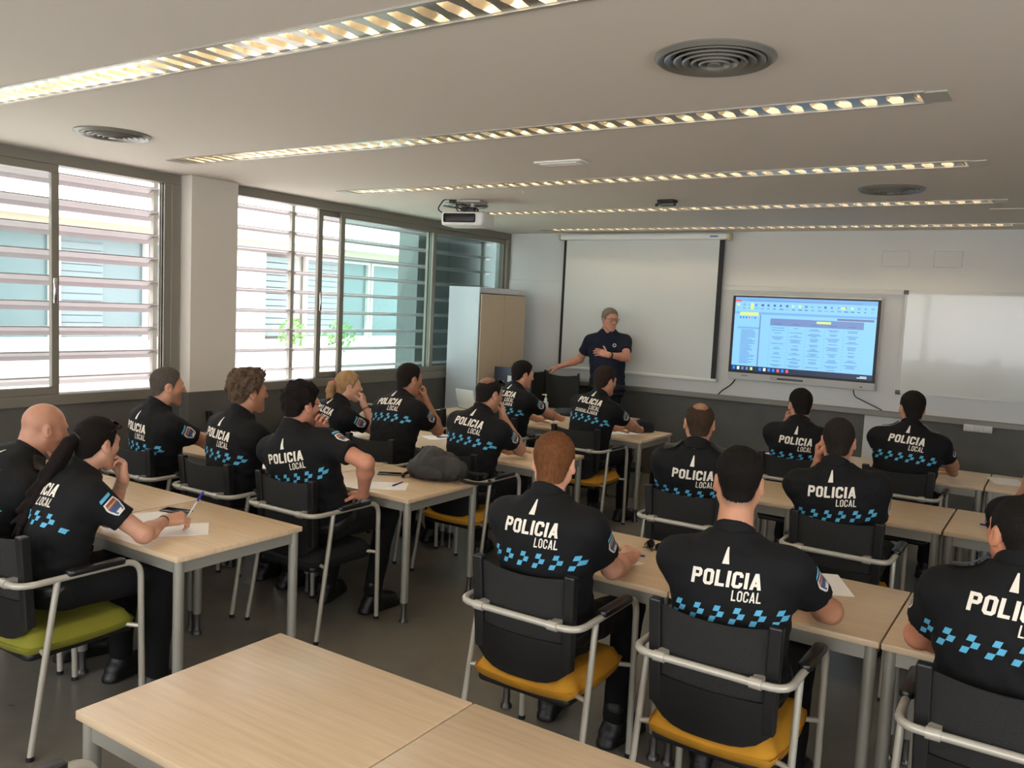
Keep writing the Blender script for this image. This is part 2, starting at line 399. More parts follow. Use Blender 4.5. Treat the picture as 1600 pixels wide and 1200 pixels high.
def diffuser(x, y, r, label):
    t = thing('air_diffuser', label, 'vent', (x, y, ZC), 0, 'round ceiling air diffusers')
    MB().lathe([(r*.99,0),(r,-.006),(r*.93,-.018),(r*.84,-.012),(r*.83,0)], 48).build('rim', M['metal'], t)
    mb = MB()
    for k, q in enumerate((.74, .6, .47, .34, .22)):
        rr = r*q
        mb.lathe([(rr,.0),(rr*1.1+.004,-.014-.003*k),(rr*1.1,-.019-.003*k),(rr*.9,-.006-.002*k),(rr*.88,0)], 40)
    mb.lathe([(r*.12,0),(r*.11,-.03),(.001,-.032)], 24)
    mb.build('cone_rings', M['metal'], t)
    MB().lathe([(r*.83,-.0005),(.001,-.0006)], 32).build('throat', M['gasket'], t)
diffuser(-1.135, 2.95, .213, 'large round diffuser with concentric rings nearest the camera')
diffuser(-4.85, 2.97, .213, 'round diffuser above the window before the pillar')
diffuser(-1.095, 6.24, .213, 'round diffuser above the interactive screen side of the room')
diffuser(-4.76, 6.36, .213, 'round diffuser behind the hanging projector')
gt = thing('ceiling_grille', 'small rectangular white grille flush in the ceiling', 'vent', (-2.74, 4.64, ZC))
gb = MB(); gb.rbox(-.17, .17, -.065, .065, -.012, 0, .02); gb.build('frame', M['white'], gt)
gb = MB()
for k in range(4): gb.box(-.13, .13, -.042+.024*k, -.03+.024*k, -.018, -.01)
gb.build('slats', M['ceil'], gt)
struct('trim_7', MB().box(-.6, .1, 7.43, 8.18, ZC-.006, ZC), M['ceil'], bevel=.003)
# ------------------------------------------------------------------ tables
def make_table(name, label, w=.795, d=.70):
    t = thing(name, label, 'table', (0,0,0), 0, 'maple topped classroom tables')
    mb = MB(); mb.rbox(-w/2, w/2, -d/2, d/2, T-.024, T, .004, 2)
    mb.build('tabletop', M['wood'], t)
    a, b = w/2-.03, d/2-.03
    rb = MB(); z0, z1 = T-.078, T-.0245
    rb.box(-a, a, -b-.012, -b+.012, z0, z1); rb.box(-a, a, b-.012, b+.012, z0, z1); rb.box(-a-.012, -a+.012, -b, b, z0, z1); rb.box(a-.012, a+.012, -b, b, z0, z1)
    rb.build('apron_frame', M['legm'], t)
    for sx in (-1, 1):
        for sy in (-1, 1):
            lb = MB(); lb.tube([(sx*a, sy*b, .115), (sx*a, sy*b, T-.025)], .023, 16)
            lg = lb.build('leg', M['legm'], t)
            fb = MB(); fb.lathe([(.016,.112),(.016,.024),(.017,.022),(.026,.012),(.027,.001),(.02,0)], 16, (sx*a, sy*b, 0)); fb.build('foot', M['collar'], lg)
    return t
TABLES = [
 (-1.715, 1.545, 'empty table nearest the camera, whole top in view'),
 (-.915, 1.545, 'empty table nearest the camera, top cut by the bottom edge'),
 (-3.45, 2.515, 'table with the phone and pen hand of the ponytailed officer'),
 (-4.255, 2.53, 'table in front of the bald officer'),
 (-5.06, 2.53, 'table below the window sill beside the bald officer'),
 (-3.45, 4.01, 'table carrying the dark grey backpack'),
 (-4.255, 4.02, 'table in front of the officer with wavy brown hair'),
 (-5.06, 4.02, 'table below the pillar in front of the grey bearded officer'),
 (-3.45, 5.40, 'table in front of the balding officer with sunglasses on his head'),
 (-4.255, 5.40, 'table with a pen on paper beside the officer with clasped hands'),
 (-5.06, 5.40, 'table beside the blonde officer under the long window'),
 (-3.45, 7.14, 'table with the police cap on its corner'),
 (-4.255, 7.14, 'table with the pump bottle'),
 (-5.12, 7.14, 'table under the sill in front of the tall cabinet'),
 (-4.13, 7.89, 'table carrying the dark pouch in front of the standing instructor'),
 (-5.0, 7.89, 'table under the flat monitor beside the cabinet'),
 (-1.665, 3.515, 'table under the fist of the red haired officer'),
 (-.864, 3.515, 'table in front of the officer with the dark fade haircut'),
 (-.062, 3.515, 'table under the elbow of the officer at the frame edge'),
 (-1.70, 5.51, 'table in front of the balding officer in the aisle seat'),
 (-.895, 5.51, 'table in front of the officer with cropped hair, clear top'),
 (-.09, 5.515, 'table with a blue pen lying by its edge'),
 (-1.62, 7.15, 'table in front of the officer beneath the interactive screen'),
 (-.815, 7.15, 'table in front of the officer beneath the whiteboard'),
 (-.01, 7.16, 'table with a white sheet beside the power sockets'),
]
tab0 = make_table('classroom_table', TABLES[0][2]); tab0.location = (TABLES[0][0], TABLES[0][1], 0)
for x, y, lb in TABLES[1:]: dup(tab0, (x, y, 0), 0, lb)

# ------------------------------------------------------------------ chairs
def make_chair(label, seatm):
    t = thing('visitor_chair', label, 'chair', (0,0,0), 0, 'tubular armchairs with mesh backs')
    # bent tube: front legs, arms and the rail behind the back
    X, zf, ya, yr, R = .265, .695, .235, -.285, .075
    pts = bend([(-X, ya, .012), (-X, ya-.012, zf), (-X, yr, zf), (X, yr, zf), (X, ya-.012, zf), (X, ya, .012)], R, 6)
    fb = MB().tube(pts, .0135, 12)
    for s in (-1, 1):
        fb.tube([(s*X, -.135, zf-.004), (s*(X+.012), -.25, .012)], .0125, 10)
        fb.tube([(s*X, ya-.008, .40), (s*.2, ya-.05, .405)], .010, 8); fb.tube([(s*(X+.004), -.185, .40), (s*.2, -.17, .405)], .010, 8)
    fb.build('frame', M['tube'], t)
    for s in (-1, 1):
        for cx, cy, cr in ((s*X, ya, .0155), (s*(X+.012), -.25, .0145)): gb = MB(); gb.lathe([(cr,0),(cr,.016),(cr-.002,.018)], 10, (cx, cy, 0)); gb.build('leg_cap', M['blackp'], t)
    for s in (-1, 1):
        ab = MB(); ab.rbox(s*X-.024, s*X+.024, -.10, .15, zf+.002, zf+.026, .022, 4); ab.build('armrest', M['blackp2'], t)
        cb = MB(); cb.tube([(s*.165-.02, yr, zf), (s*.165+.02, yr, zf)], .0185, 12); cb.box(s*.165-.018, s*.165+.018, yr, yr+.055, zf-.016, zf+.012); cb.build('clamp', M['tube'], t)
    sb = MB(); nx, ny = 12, 12; vs = []; fs = []
    def zt(u, v): e = max(abs(u), abs(v)); return .470 - .014*(1-u*u)*(1-v*v) - .05*max(0, (e-.78)/.22)**2.2 + .0*v
    def pos(u, v):
        k = 1-.11*(u*u*v*v); return (u*.235*k, .0+v*.25*k)
    for j in range(ny+1):
        for i in range(nx+1):
            u, v = -1+2*i/nx, -1+2*j/ny; x, y = pos(u, v); vs.append((x, y, zt(u, v)))
    for j in range(ny):
        for i in range(nx): a = j*(nx+1)+i; fs.append((a, a+1, a+nx+2, a+nx+1))
    sb.add(vs, fs, True)
    rim = [i for i in range(nx+1)]+[(j)*(nx+1)+nx for j in range(1, ny+1)]+[ny*(nx+1)+i for i in range(nx-1, -1, -1)]+[j*(nx+1) for j in range(ny-1, 0, -1)]
    n = len(rim); mid = [(vs[i][0]*1.025, vs[i][1]*1.025, .425) for i in rim]; lo = [(vs[i][0]*.99, vs[i][1]*.99, .395) for i in rim]; o_ = len(sb.v)
    base_ = rim+[o_+i for i in range(n)]+[o_+n+i for i in range(n)]
    for q in mid+lo: sb.v.append(q)
    for k_ in range(2):
        for i in range(n): sb.f.append((base_[k_*n+i], base_[(k_+1)*n+i], base_[(k_+1)*n+(i+1) % n], base_[k_*n+(i+1) % n])); sb.mi.append(0); sb.sm.append(True)
    sb.f.append(tuple(base_[2*n:])); sb.mi.append(0); sb.sm.append(True)
    sb.build('seat', seatm, t, sharp=1.45)
    MB().rbox(-.21, .21, -.225, .23, .365, .398, .03, 3).build('seat_pan', M['blackp'], t)
    # back: two posts, mesh and lower shell
    def yb(z): return -.205 - .035*((z-.40)/.46)
    for s in (-1, 1):
        pb = MB(); zs = [.505,.6,.7,.8,.878]; vs = []; n = len(zs)
        for z in zs:
            xa = s*(.195+.012*(z-.5)/.38)
            for dx, dy in ((-.022,-.018),(.022,-.018),(.022,.022),(-.022,.022)): vs.append((xa+dx, yb(z)+dy, z))
        fs = [(k*4+i, k*4+(i+1) % 4, k*4+4+(i+1) % 4, k*4+4+i) for k in range(n-1) for i in range(4)]+[(3,2,1,0), (4*n-4,4*n-3,4*n-2,4*n-1)]
        pb.add(vs, fs)
        pb.build('back_post', M['blackp'], t, .006)
    def sheet(name, z0, z1, th, m, bow, dip, w=.185, sag=0):
        mb = MB(); nx, nz = 10, 8; vs = []; fs = []
        for side in (0, 1):
            for j in range(nz+1):
                for i in range(nx+1):
                    u = -1+2*i/nx; z = z0+(z1-z0)*j/nz
                    if j == nz: z -= dip*(1-u*u)
                    if sag: z -= sag*(1-u**4)*(1-j/nz)
                    vs.append((u*w, yb(z)-bow*(1-u*u)+.012*(z-.6)*0-(th/2 if side else -th/2), z))
        N = (nx+1)*(nz+1)
        for side in (0, 1):
            for j in range(nz):
                for i in range(nx): a = side*N+j*(nx+1)+i; f = (a, a+1, a+nx+2, a+nx+1); fs.append(f if not side else f[::-1])
        for i in range(nx): fs.append((i, i+1, N+i+1, N+i)); a = nz*(nx+1)+i; fs.append((a, a+1, N+a+1, N+a))
        for j in range(nz): a = j*(nx+1); b = a+nx; fs.append((a, a+nx+1, N+a+nx+1, N+a)); fs.append((b, b+nx+1, N+b+nx+1, N+b))
        mb.add(vs, fs, True); return mb.build(name, m, t)
    sheet('back_mesh', .60, .862, .008, M['mesh'], .028, .014)
    sheet('back_shell', .500, .612, .022, M['blackp'], .028, 0, .205, .06)
    return t
CH = {
 'bald': (-4.15, 1.89, 0, 'blacku', 'armchair of the bald officer at the frame edge'),
 'pony': (-3.51, 1.90, 0, 'green', 'armchair with olive green seat under the ponytailed officer'),
 'grey': (-4.85, 3.33, 0, 'blacku', 'armchair of the grey bearded officer near the pillar'),
 'brown': (-4.15, 3.36, 0, 'blacku', 'armchair of the officer with wavy brown hair'),
 'glasses': (-3.50, 3.39, 0, 'blacku', 'black seated armchair of the officer leaning an elbow on its arm'),
 'eA': (-5.64, 4.67, 0, 'blacku', 'empty armchair under the long window behind the pillar'),
 'blonde': (-4.80, 4.72, 0, 'blacku', 'armchair of the blonde ponytailed officer'),
 'l3b': (-4.13, 4.74, 0, 'blacku', 'armchair of the officer with clasped hands at his chin'),
 'sung': (-3.38, 4.70, 0, 'yellow', 'yellow seated armchair behind the dark grey backpack'),
 'eB': (-5.0, 6.44, 0, 'blacku', 'empty armchair pushed up to the table with the white laptop'),
 'l4a': (-4.2, 6.42, 0, 'blacku', 'armchair of the officer beside the pump bottle'),
 'l4b': (-3.38, 6.42, 0, 'yellow', 'yellow seated armchair of the officer next to the cap'),
 'red': (-1.65, 2.91, 0, 'yellow', 'yellow seated armchair of the red haired officer'),
 'dark': (-.90, 2.91, 0, 'yellow', 'yellow seated armchair of the officer with the dark fade haircut'),
 'rm': (-.06, 2.91, 0, 'yellow', 'armchair of the officer cut off by the frame edge, nearest row'),
 'balding': (-1.72, 4.68, 0, 'blacku', 'armchair of the balding officer on the aisle'),
 'crew': (-.90, 4.66, 0, 'yellow', 'armchair of the officer with cropped hair and hand at his cheek'),
 'part': (.02, 4.66, 0, 'blacku', 'armchair of the officer half out of frame, second row'),
 'r3a': (-1.62, 6.45, 0, 'blacku', 'armchair of the officer beneath the interactive screen'),
 'r3b': (-.90, 6.48, 0, 'blacku', 'armchair of the officer beneath the whiteboard'),
 'fg': (-1.655, .915, 0, 'blacku', 'empty armchair whose arm shows at the bottom corner'),
}
protos = {}
for k, (x, y, rz, sm, lb) in CH.items():
    if sm not in protos: protos[sm] = make_chair(lb, M[sm]); protos[sm].location = (x, y, 0); protos[sm].rotation_euler = (0, 0, math.radians(rz))
    else: dup(protos[sm], (x, y, 0), math.radians(rz), lb)
# ------------------------------------------------------------------ front wall: screen, display, boards, sockets
M['scr'] = mat('projection fabric', (.80,.81,.80), .8)
M['board'] = mat('enamel whiteboard', (.80,.81,.785), .16, coat=.3)
M['greyrim'] = mat('light grey rim', (.78,.78,.765), .35)
def emat(n, c, s=1.0): return mat(n, (0.02,0.02,0.02), .3, emit=c, estr=s)
t = thing('projection_screen', 'white roll-down projection screen with black side borders', 'screen', (-4.17, 8.93, 0))
sb = MB(); sb.rbox(-1.04, 1.02, -.045, .045, 2.67, 2.738, .02); sb.build('case', M['white'], t)
sb = MB(); sb.rbox(1.02, 1.045, -.048, .048, 2.665, 2.742, .01); sb.rbox(-1.06, -1.04, -.048, .048, 2.665, 2.742, .01); sb.build('end_cap', mat('yellowed plastic', (.78,.74,.58), .5), t)
MB().box(.83, .92, -.048, -.045, 2.695, 2.712).build('maker_badge', mat('blue badge', (.30,.47,.62), .5), t)
MB().box(-.965, .93, -.002, .002, 1.165, 2.68).build('fabric', M['scr'], t)
for a, b in ((-1.0, -.965), (.93, .985)): MB().box(a, b, -.003, .003, 1.165, 2.68).build('black_border', M['gasket'], t)
MB().rbox(-1.01, 1.0, -.014, .014, 1.135, 1.168, .01).build('bottom_bar', M['white'], t)

t = thing('interactive_display', 'interactive display showing a document table in blue light', 'screen', (-2.295, 8.915, 1.645))
W, Hh = .742, .455
sb = MB(); sb.rbox(-W, W, -.03, .05, -Hh, Hh, .02); sb.build('housing', M['greyrim'], t)
MB().box(-W+.005, W-.005, -.036, -.029, -Hh+.075, Hh-.022).build('black_bezel', M['blackp'], t)
A, Bz0, Bz1 = W-.034, -Hh+.098, Hh-.036
sc = MB(); mats = [emat('screen paper', (.50,.74,.94), .66), emat('screen panel', (.44,.65,.86), .60), emat('screen band', (.42,.52,.72), .6), emat('screen yellow', (.76,.84,.50), .7), emat('screen text', (.25,.36,.52), .8),
   emat('taskbar', (.10,.16,.26), .6), emat('icon blue', (.12,.42,.85), .9), emat('icon red', (.75,.30,.36), .9), emat('icon pale', (.75,.88,.90), .9), emat('screen dark band', (.35,.40,.52), .8)]
dep = [0]
def R(u0, u1, v0, v1, mi, lay=1):
    """rectangle in screen fractions: u from the left, v from the top"""
    sc.cur = mi; x0, x1 = -A+2*A*u0, -A+2*A*u1; z1, z0 = Bz1-(Bz1-Bz0)*v0, Bz1-(Bz1-Bz0)*v1; y = -.0362-.0003*lay
    sc.add([(x0, y, z0), (x1, y, z0), (x1, y, z1), (x0, y, z1)], [(0,1,2,3)])
R(0, 1, 0, 1, 0, 0); R(0, 1, 0, .055, 1); R(0, .045, .035, .065, 7, 2); R(0, 1, .195, .225, 1); R(0, 1, .93, 1, 5)
R(.74, .985, .235, .262, 9, 2)
R(.04, .18, .2, .245, 3, 2); R(.19, .2, .23, .93, 2, 2); R(.03, .19, .4, .425, 1, 2)
R(.27, .92, .27, .365, 2, 2); R(.6, .7, .285, .315, 3, 3)
random.seed(5)
for k in range(26):
    v = .44+.018*k; R(.055, .055+random.uniform(.06,.12), v, v+.006, 4, 2)
for c in range(5):
    u = .28+.13*c; R(u-.01, u-.0085, .37, .93, 1, 2)
    R(u+.02, u+.07, .335, .342, 4, 3)
    v = .39
    while v < .91:
        for q in range(random.randint(1, 3)):
            if v < .915: wd = random.uniform(.03, .095); R(u+.05-wd/2, u+.05+wd/2, v, v+.006, 4, 2); v += .016
        v += random.uniform(.015, .04)
for r_ in range(12): R(.27, .92, .42+.042*r_, .4215+.042*r_, 1, 1)
for k in range(22):
    u = .015+.045*k; mi = random.choice([4,4,1,6,3,4,2,1]); R(u, u+random.uniform(.012,.022), .085, .115, mi, 2)
    R(u, u+random.uniform(.012,.03), .14, .152, random.choice([1,4,2]), 2)
R(.115, .14, .075, .16, 3, 3); R(.76, .79, .09, .12, 3, 3); R(.1, .9, .035, .042, 2, 2)
for k in range(6): R(.04+.022*k, .053+.022*k, .26, .285, [6,6,6,7,1,6][k], 3)
for k, mi in enumerate([6,8,2,2,3,-1,6,8,6,6,7,6,7]):
    if mi >= 0: R(.012+.033*k, .03+.033*k, .945, .985, mi, 3)
R(.92, .965, .955, .963, 8, 3); R(.9, .965, .972, .98, 8, 3)
sc.build('screen_image', mats, t)
pb = MB(); pb.rbox(-.28, .05, -.045, -.03, -.424, -.404, .008); pb.build('pen_tray', M['collar'], t)
MB().rbox(-.275, -.21, -.047, -.04, -.42, -.408, .005).build('stylus', M['white'], t)
MB().box(.6, .625, -.034, -.029, -.43, -.422).build('port', M['gasket'], t)
kb = MB()
for k in range(4): kb.box(-.59+.018*k, -.58+.018*k, -.033, -.029, -.412, -.404)
kb.build('buttons', M['gasket'], t)
cb = MB().tube(bend([(-2.97,8.94,1.18),(-3.0,8.9,1.12),(-3.1,8.92,1.05),(-3.14,8.93,1.006)], .04), .007, 8); tag(cb.build('cable', M['gasket']), 'black cable under the display on the projection screen side', 'cable')
cb = MB().tube(bend([(-1.76,8.94,1.18),(-1.74,8.9,1.12),(-1.58,8.92,1.05),(-1.48,8.93,1.006)], .06), .005, 8); tag(cb.build('cable', M['gasket']), 'black cable under the display on the whiteboard side', 'cable')

t = thing('whiteboard', 'large glossy whiteboard with thin pale frame', 'board', (.3, 8.955, 1.68))
MB().box(-1.65, 1.65, -.006, .006, -.48, .48).build('writing_surface', M['board'], t)
mb = MB(); frame_x = [(-1.665, -1.645), (1.645, 1.665)]
for a, b in frame_x: mb.box(a, b, -.014, .012, -.49, .49)
mb.box(-1.645, 1.645, -.014, .012, -.492, -.476); mb.box(-1.645, 1.645, -.014, .012, .476, .492); mb.build('frame', M['greyrim'], t)
for a in (-1, 1):
    for b in (-1, 1): MB().rbox(a*1.655-.022, a*1.655+.022, -.018, .014, b*.484-.02, b*.484+.02, .006).build('corner_cap', M['collar'], t)
for k, (a, b) in enumerate([(-1.6, -1.365), (-1.145, -.905)]):
    t = thing('blanking_plate', ['square wall plate above the interactive display', 'square wall plate above the whiteboard'][k], 'wall plate', ((a+b)/2, YF, 2.487), 0)
    MB().rbox(-.12, .12, -.012, 0, -.076, .076, .006).build('plate', M['wall'], t)
t = thing('power_socket', 'white triple power socket box hanging under the duct', 'socket', (-.64, 8.955, .925))
MB().rbox(-.118, .118, -.045, .043, -.032, .032, .006).build('box', M['white'], t)
for k in range(3):
    s = MB(); s.rbox(-.105+.072*k, -.043+.072*k, -.05, -.044, -.026, .026, .006); s.build('outlet', M['greyrim'], t)
struct('trim_8', MB().box(-1.64, -1.30, YF-.035, YF-.012, 0, .944), M['panelw'], bevel=.003)

# ------------------------------------------------------------------ cabinet
M['cabside'] = mat('pale grey steel', (.74,.77,.79), .35)
M['cabdoor'] = mat('pale birch door', (.74,.68,.59), .5, var=.03, vscale=3)
t = thing('storage_cabinet', 'tall cabinet with two birch doors beside the window', 'cabinet', (-5.73, 8.2, 0))
cb = MB(); cb.box(-.22, .205, -.48, -.46, .02, 2.05); cb.box(-.22, .205, .46, .48, .02, 2.05); cb.box(-.22, .205, -.46, .46, 1.985, 2.05); cb.box(-.22, .205, -.46, .46, .02, .08); cb.box(-.22, -.2, -.46, .46, .08, 1.985); cb.box(-.2,.19,-.48,.48,0,.03)
cb.build('body', M['cabside'], t, .004)
for k, (a, b) in enumerate([(-.455, -.003), (.003, .455)]):
    d = MB().box(.205, .225, a, b, .09, 1.975).build('door', M['cabdoor'], t, .003)
    yy = (-.035, .035)[k]; MB().rbox(.225, .245, yy-.008, yy+.008, .95, 1.12, .007).build('handle', M['legm'], d)

# ------------------------------------------------------------------ ceiling devices
t = thing('projector', 'white ceiling projector hanging in front of the window', 'projector', (-4.53, 6.10, 2.59), math.radians(14))
pb = MB(); pb.rbox(-.2, .2, -.14, .16, -.06, .06, .035, 4); pb.build('body', M['white'], t)
MB().rbox(-.165, .13, -.146, -.135, -.035, .042, .02).build('vent_panel', M['blackp'], t)
lb = MB(); lb.tube([(.1, .155, .0), (.1, .18, 0)], .035, 20); lb.build('lens', M['blackp2'], t)
mb = MB(); mb.tube([(.03, .03, .06), (.03, .03, .155)], .02, 12); mb.box(-.1, .16, -.06, .12, .06, .072); mb.rbox(-.06, .14, -.07, .12, .148, .17, .01)
mb.build('mount', M['tube'], t)
cb = MB()
cb.tube(bend([(-.2,-.1,.05),(-.25,-.1,.08),(-.2,-.08,.17),(-.14,-.05,.17)], .05), .006, 6)
cb.tube(bend([(-.08,-.1,.165),(-.06,-.1,.1),(-.02,-.1,.08),(.02,-.1,.065)], .04), .006, 6)
cb.tube([(-.02+.05*math.cos(a), -.1+.02*math.sin(a*2), .09+.035*math.sin(a)) for a in [k*PI/8 for k in range(17)]], .005, 6)
cb.tube([(.05+.08*math.cos(a), -.08, .075+.02*math.sin(a)) for a in [k*PI/8 for k in range(17)]], .007, 6)
cb.rbox(-.02, .1, -.11, -.05, .058, .1, .01); cb.rbox(-.155, -.11, -.07, -.03, .14, .17, .006)
cb.build('cables', M['blackp'], t)
t = thing('ceiling_sensor', 'small black device on the ceiling between projector and far diffuser', 'sensor', (-2.80, 6.45, ZC))
MB().rbox(-.075, .075, -.05, .05, -.022, 0, .02).build('base', M['blackp'], t)
mb = MB(); mb.rbox(-.05, .07, -.04, .02, -.05, -.02, .012); mb.tube([(-.06,-.02,-.03),(-.09,-.03,-.045)], .012, 8); mb.build('lens_block', M['collar'], t)
# ------------------------------------------------------------------ people: smooth-blended body surfaces
def nrm(v): v = np.asarray(v, float); return v/np.linalg.norm(v)
class Field:
    def __init__(s, lo, hi, h):
        s.lo = np.asarray(lo, float); s.h = h; s.n = np.maximum(4, np.ceil((np.asarray(hi, float)-s.lo)/h).astype(int)+1)
        s.F = np.full(s.n, 1., np.float32)
    def sub(s, lo, hi):
        a = np.clip(np.floor((np.asarray(lo)-s.lo)/s.h).astype(int), 0, s.n); b = np.clip(np.ceil((np.asarray(hi)-s.lo)/s.h).astype(int)+1, 0, s.n)
        if np.any(b <= a): return None
        sl = tuple(slice(i, j) for i, j in zip(a, b))
        X, Y, Z = [(s.lo[k]+s.h*np.arange(a[k], b[k])).astype(np.float32) for k in range(3)]
        return sl, X[:, None, None], Y[None, :, None], Z[None, None, :]
    def put(s, sl, d, k, cut=False):
        A = s.F[sl]
        if cut: A = -A
        h = np.clip(.5+.5*(d-A)/k, 0, 1) if k > 0 else (A < d).astype(np.float32)
        r = d*(1-h)+A*h-k*h*(1-h)
        s.F[sl] = -r if cut else r
    def cone(s, a, b, r1, r2, k=.01, cut=False):
        a = np.asarray(a, float); b = np.asarray(b, float); m = max(r1, r2)+k+2*s.h
        g = s.sub(np.minimum(a, b)-m, np.maximum(a, b)+m)
        if g is None: return
        sl, X, Y, Z = g; ab = b-a; L2 = max(ab@ab, 1e-9)
        t = np.clip(((X-a[0])*ab[0]+(Y-a[1])*ab[1]+(Z-a[2])*ab[2])/L2, 0, 1)
        d = np.sqrt((X-a[0]-t*ab[0])**2+(Y-a[1]-t*ab[1])**2+(Z-a[2]-t*ab[2])**2)-(r1+(r2-r1)*t)
        s.put(sl, d, k, cut)
    def ell(s, c, r, R=None, k=.01, cut=False):
        c = np.asarray(c, float); r = np.asarray(r, float); m = r.max()+k+2*s.h
        g = s.sub(c-m, c+m)
        if g is None: return
        sl, X, Y, Z = g
        P = [X-c[0], Y-c[1], Z-c[2]]
        if R is not None: P = [R[0, i]*P[0]+R[1, i]*P[1]+R[2, i]*P[2] for i in range(3)]
        q = np.sqrt((P[0]/r[0])**2+(P[1]/r[1])**2+(P[2]/r[2])**2)
        q2 = np.sqrt((P[0]/r[0]**2)**2+(P[1]/r[1]**2)**2+(P[2]/r[2]**2)**2)
        s.put(sl, q*(q-1)/np.maximum(q2, 1e-6), k, cut)
    def grid(s):
        return [(s.lo[k]+s.h*np.arange(s.n[k])).astype(np.float32).reshape([-1 if i == k else 1 for i in range(3)]) for k in range(3)]
    def plane(s, p, n, k=.004):
        """keep the side opposite to n"""
        X, Y, Z = s.grid(); n = nrm(n); d = (X-p[0])*n[0]+(Y-p[1])*n[1]+(Z-p[2])*n[2]
        A, B = -s.F, -d; h = np.clip(.5+.5*(B-A)/k, 0, 1); s.F = -(B*(1-h)+A*h-k*h*(1-h))
    def mesh(s):
        F = s.F; I = F < 0; n = s.n
        c = sum(I[i:n[0]-1+i, j:n[1]-1+j, k:n[2]-1+k].astype(np.int8) for i in (0,1) for j in (0,1) for k in (0,1))
        act = (c > 0) & (c < 8); ijk = np.argwhere(act)
        if not len(ijk): return np.zeros((0,3)), np.zeros((0,4), int)
        idx = np.full(act.shape, -1, np.int64); idx[act] = np.arange(len(ijk))
        co = [(i,j,k) for i in (0,1) for j in (0,1) for k in (0,1)]
        V = [F[ijk[:,0]+i, ijk[:,1]+j, ijk[:,2]+k] for i,j,k in co]
        acc = np.zeros((len(ijk), 3)); cnt = np.zeros(len(ijk))
        for a in range(8):
            for ax in range(3):
                if co[a][ax]: continue
                t = list(co[a]); t[ax] = 1; b = co.index(tuple(t))
                m = (V[a] < 0) != (V[b] < 0); tt = V[a][m]/(V[a][m]-V[b][m])
                p = np.tile(np.array(co[a], float), (m.sum(), 1)); p[:, ax] = tt; acc[m] += p; cnt[m] += 1
        vs = s.lo+s.h*(ijk+acc/cnt[:, None])
        qs = []
        for ax in range(3):
            u, v = (ax+1) % 3, (ax+2) % 3
            sl0 = [slice(None)]*3; sl1 = [slice(None)]*3; sl0[ax] = slice(0, -1); sl1[ax] = slice(1, None)
            d = I[tuple(sl0)] != I[tuple(sl1)]
            e = np.argwhere(d); e = e[(e[:,u] > 0) & (e[:,v] > 0) & (e[:,u] < n[u]-1) & (e[:,v] < n[v]-1)]
            if not len(e): continue
            ins = I[e[:,0], e[:,1], e[:,2]]
            def cell(du, dv): q = e.copy(); q[:,u] += du; q[:,v] += dv; return idx[q[:,0], q[:,1], q[:,2]]
            Q = np.stack([cell(-1,-1), cell(0,-1), cell(0,0), cell(-1,0)], 1)
            Q[~ins] = Q[~ins][:, ::-1]; qs.append(Q)
        return vs, np.concatenate(qs)

def mk(name, parts, mats, parent, attr=None, midx=None):
    """one mesh object from (verts, quads) pieces, in the coordinates of its parent"""
    vs = []; qs = []; o = 0
    for v, q in parts: vs.append(v); qs.append(q+o); o += len(v)
    vs = np.concatenate(vs); qs = np.concatenate(qs)
    me = bpy.data.meshes.new(name); me.vertices.add(len(vs)); me.vertices.foreach_set('co', vs.astype(np.float32).ravel())
    me.loops.add(len(qs)*4); me.loops.foreach_set('vertex_index', qs.astype(np.int32).ravel())
    me.polygons.add(len(qs)); me.polygons.foreach_set('loop_start', np.arange(0, len(qs)*4, 4, dtype=np.int32))
    me.polygons.foreach_set('use_smooth', np.ones(len(qs), bool))
    if midx is not None: me.polygons.foreach_set('material_index', np.asarray(midx, np.int32))
    for m in (mats if isinstance(mats, (list, tuple)) else [mats]): me.materials.append(m)
    me.update(calc_edges=True); me.validate()
    if attr is not None:
        a = me.attributes.new('stub', 'FLOAT', 'POINT'); a.data.foreach_set('value', np.asarray(attr, np.float32))
    ob = bpy.data.objects.new(name, me); C.objects.link(ob)
    if parent: ob.parent = parent
    return ob

def wob(P, f, seed, n=5):
    """cheap smooth noise -1..1"""
    r = np.random.RandomState(seed); out = 0
    for _ in range(n):
        k = r.normal(size=3)*f; out = out+np.sin(P[0]*k[0]+P[1]*k[1]+P[2]*k[2]+r.uniform(0, 6.28))
    return out/n**.5/1.2

def rotm(yaw, pitch=0., roll=0.):
    return np.array((Matrix.Rotation(yaw, 3, 'Z') @ Matrix.Rotation(pitch, 3, 'X') @ Matrix.Rotation(roll, 3, 'Y')))

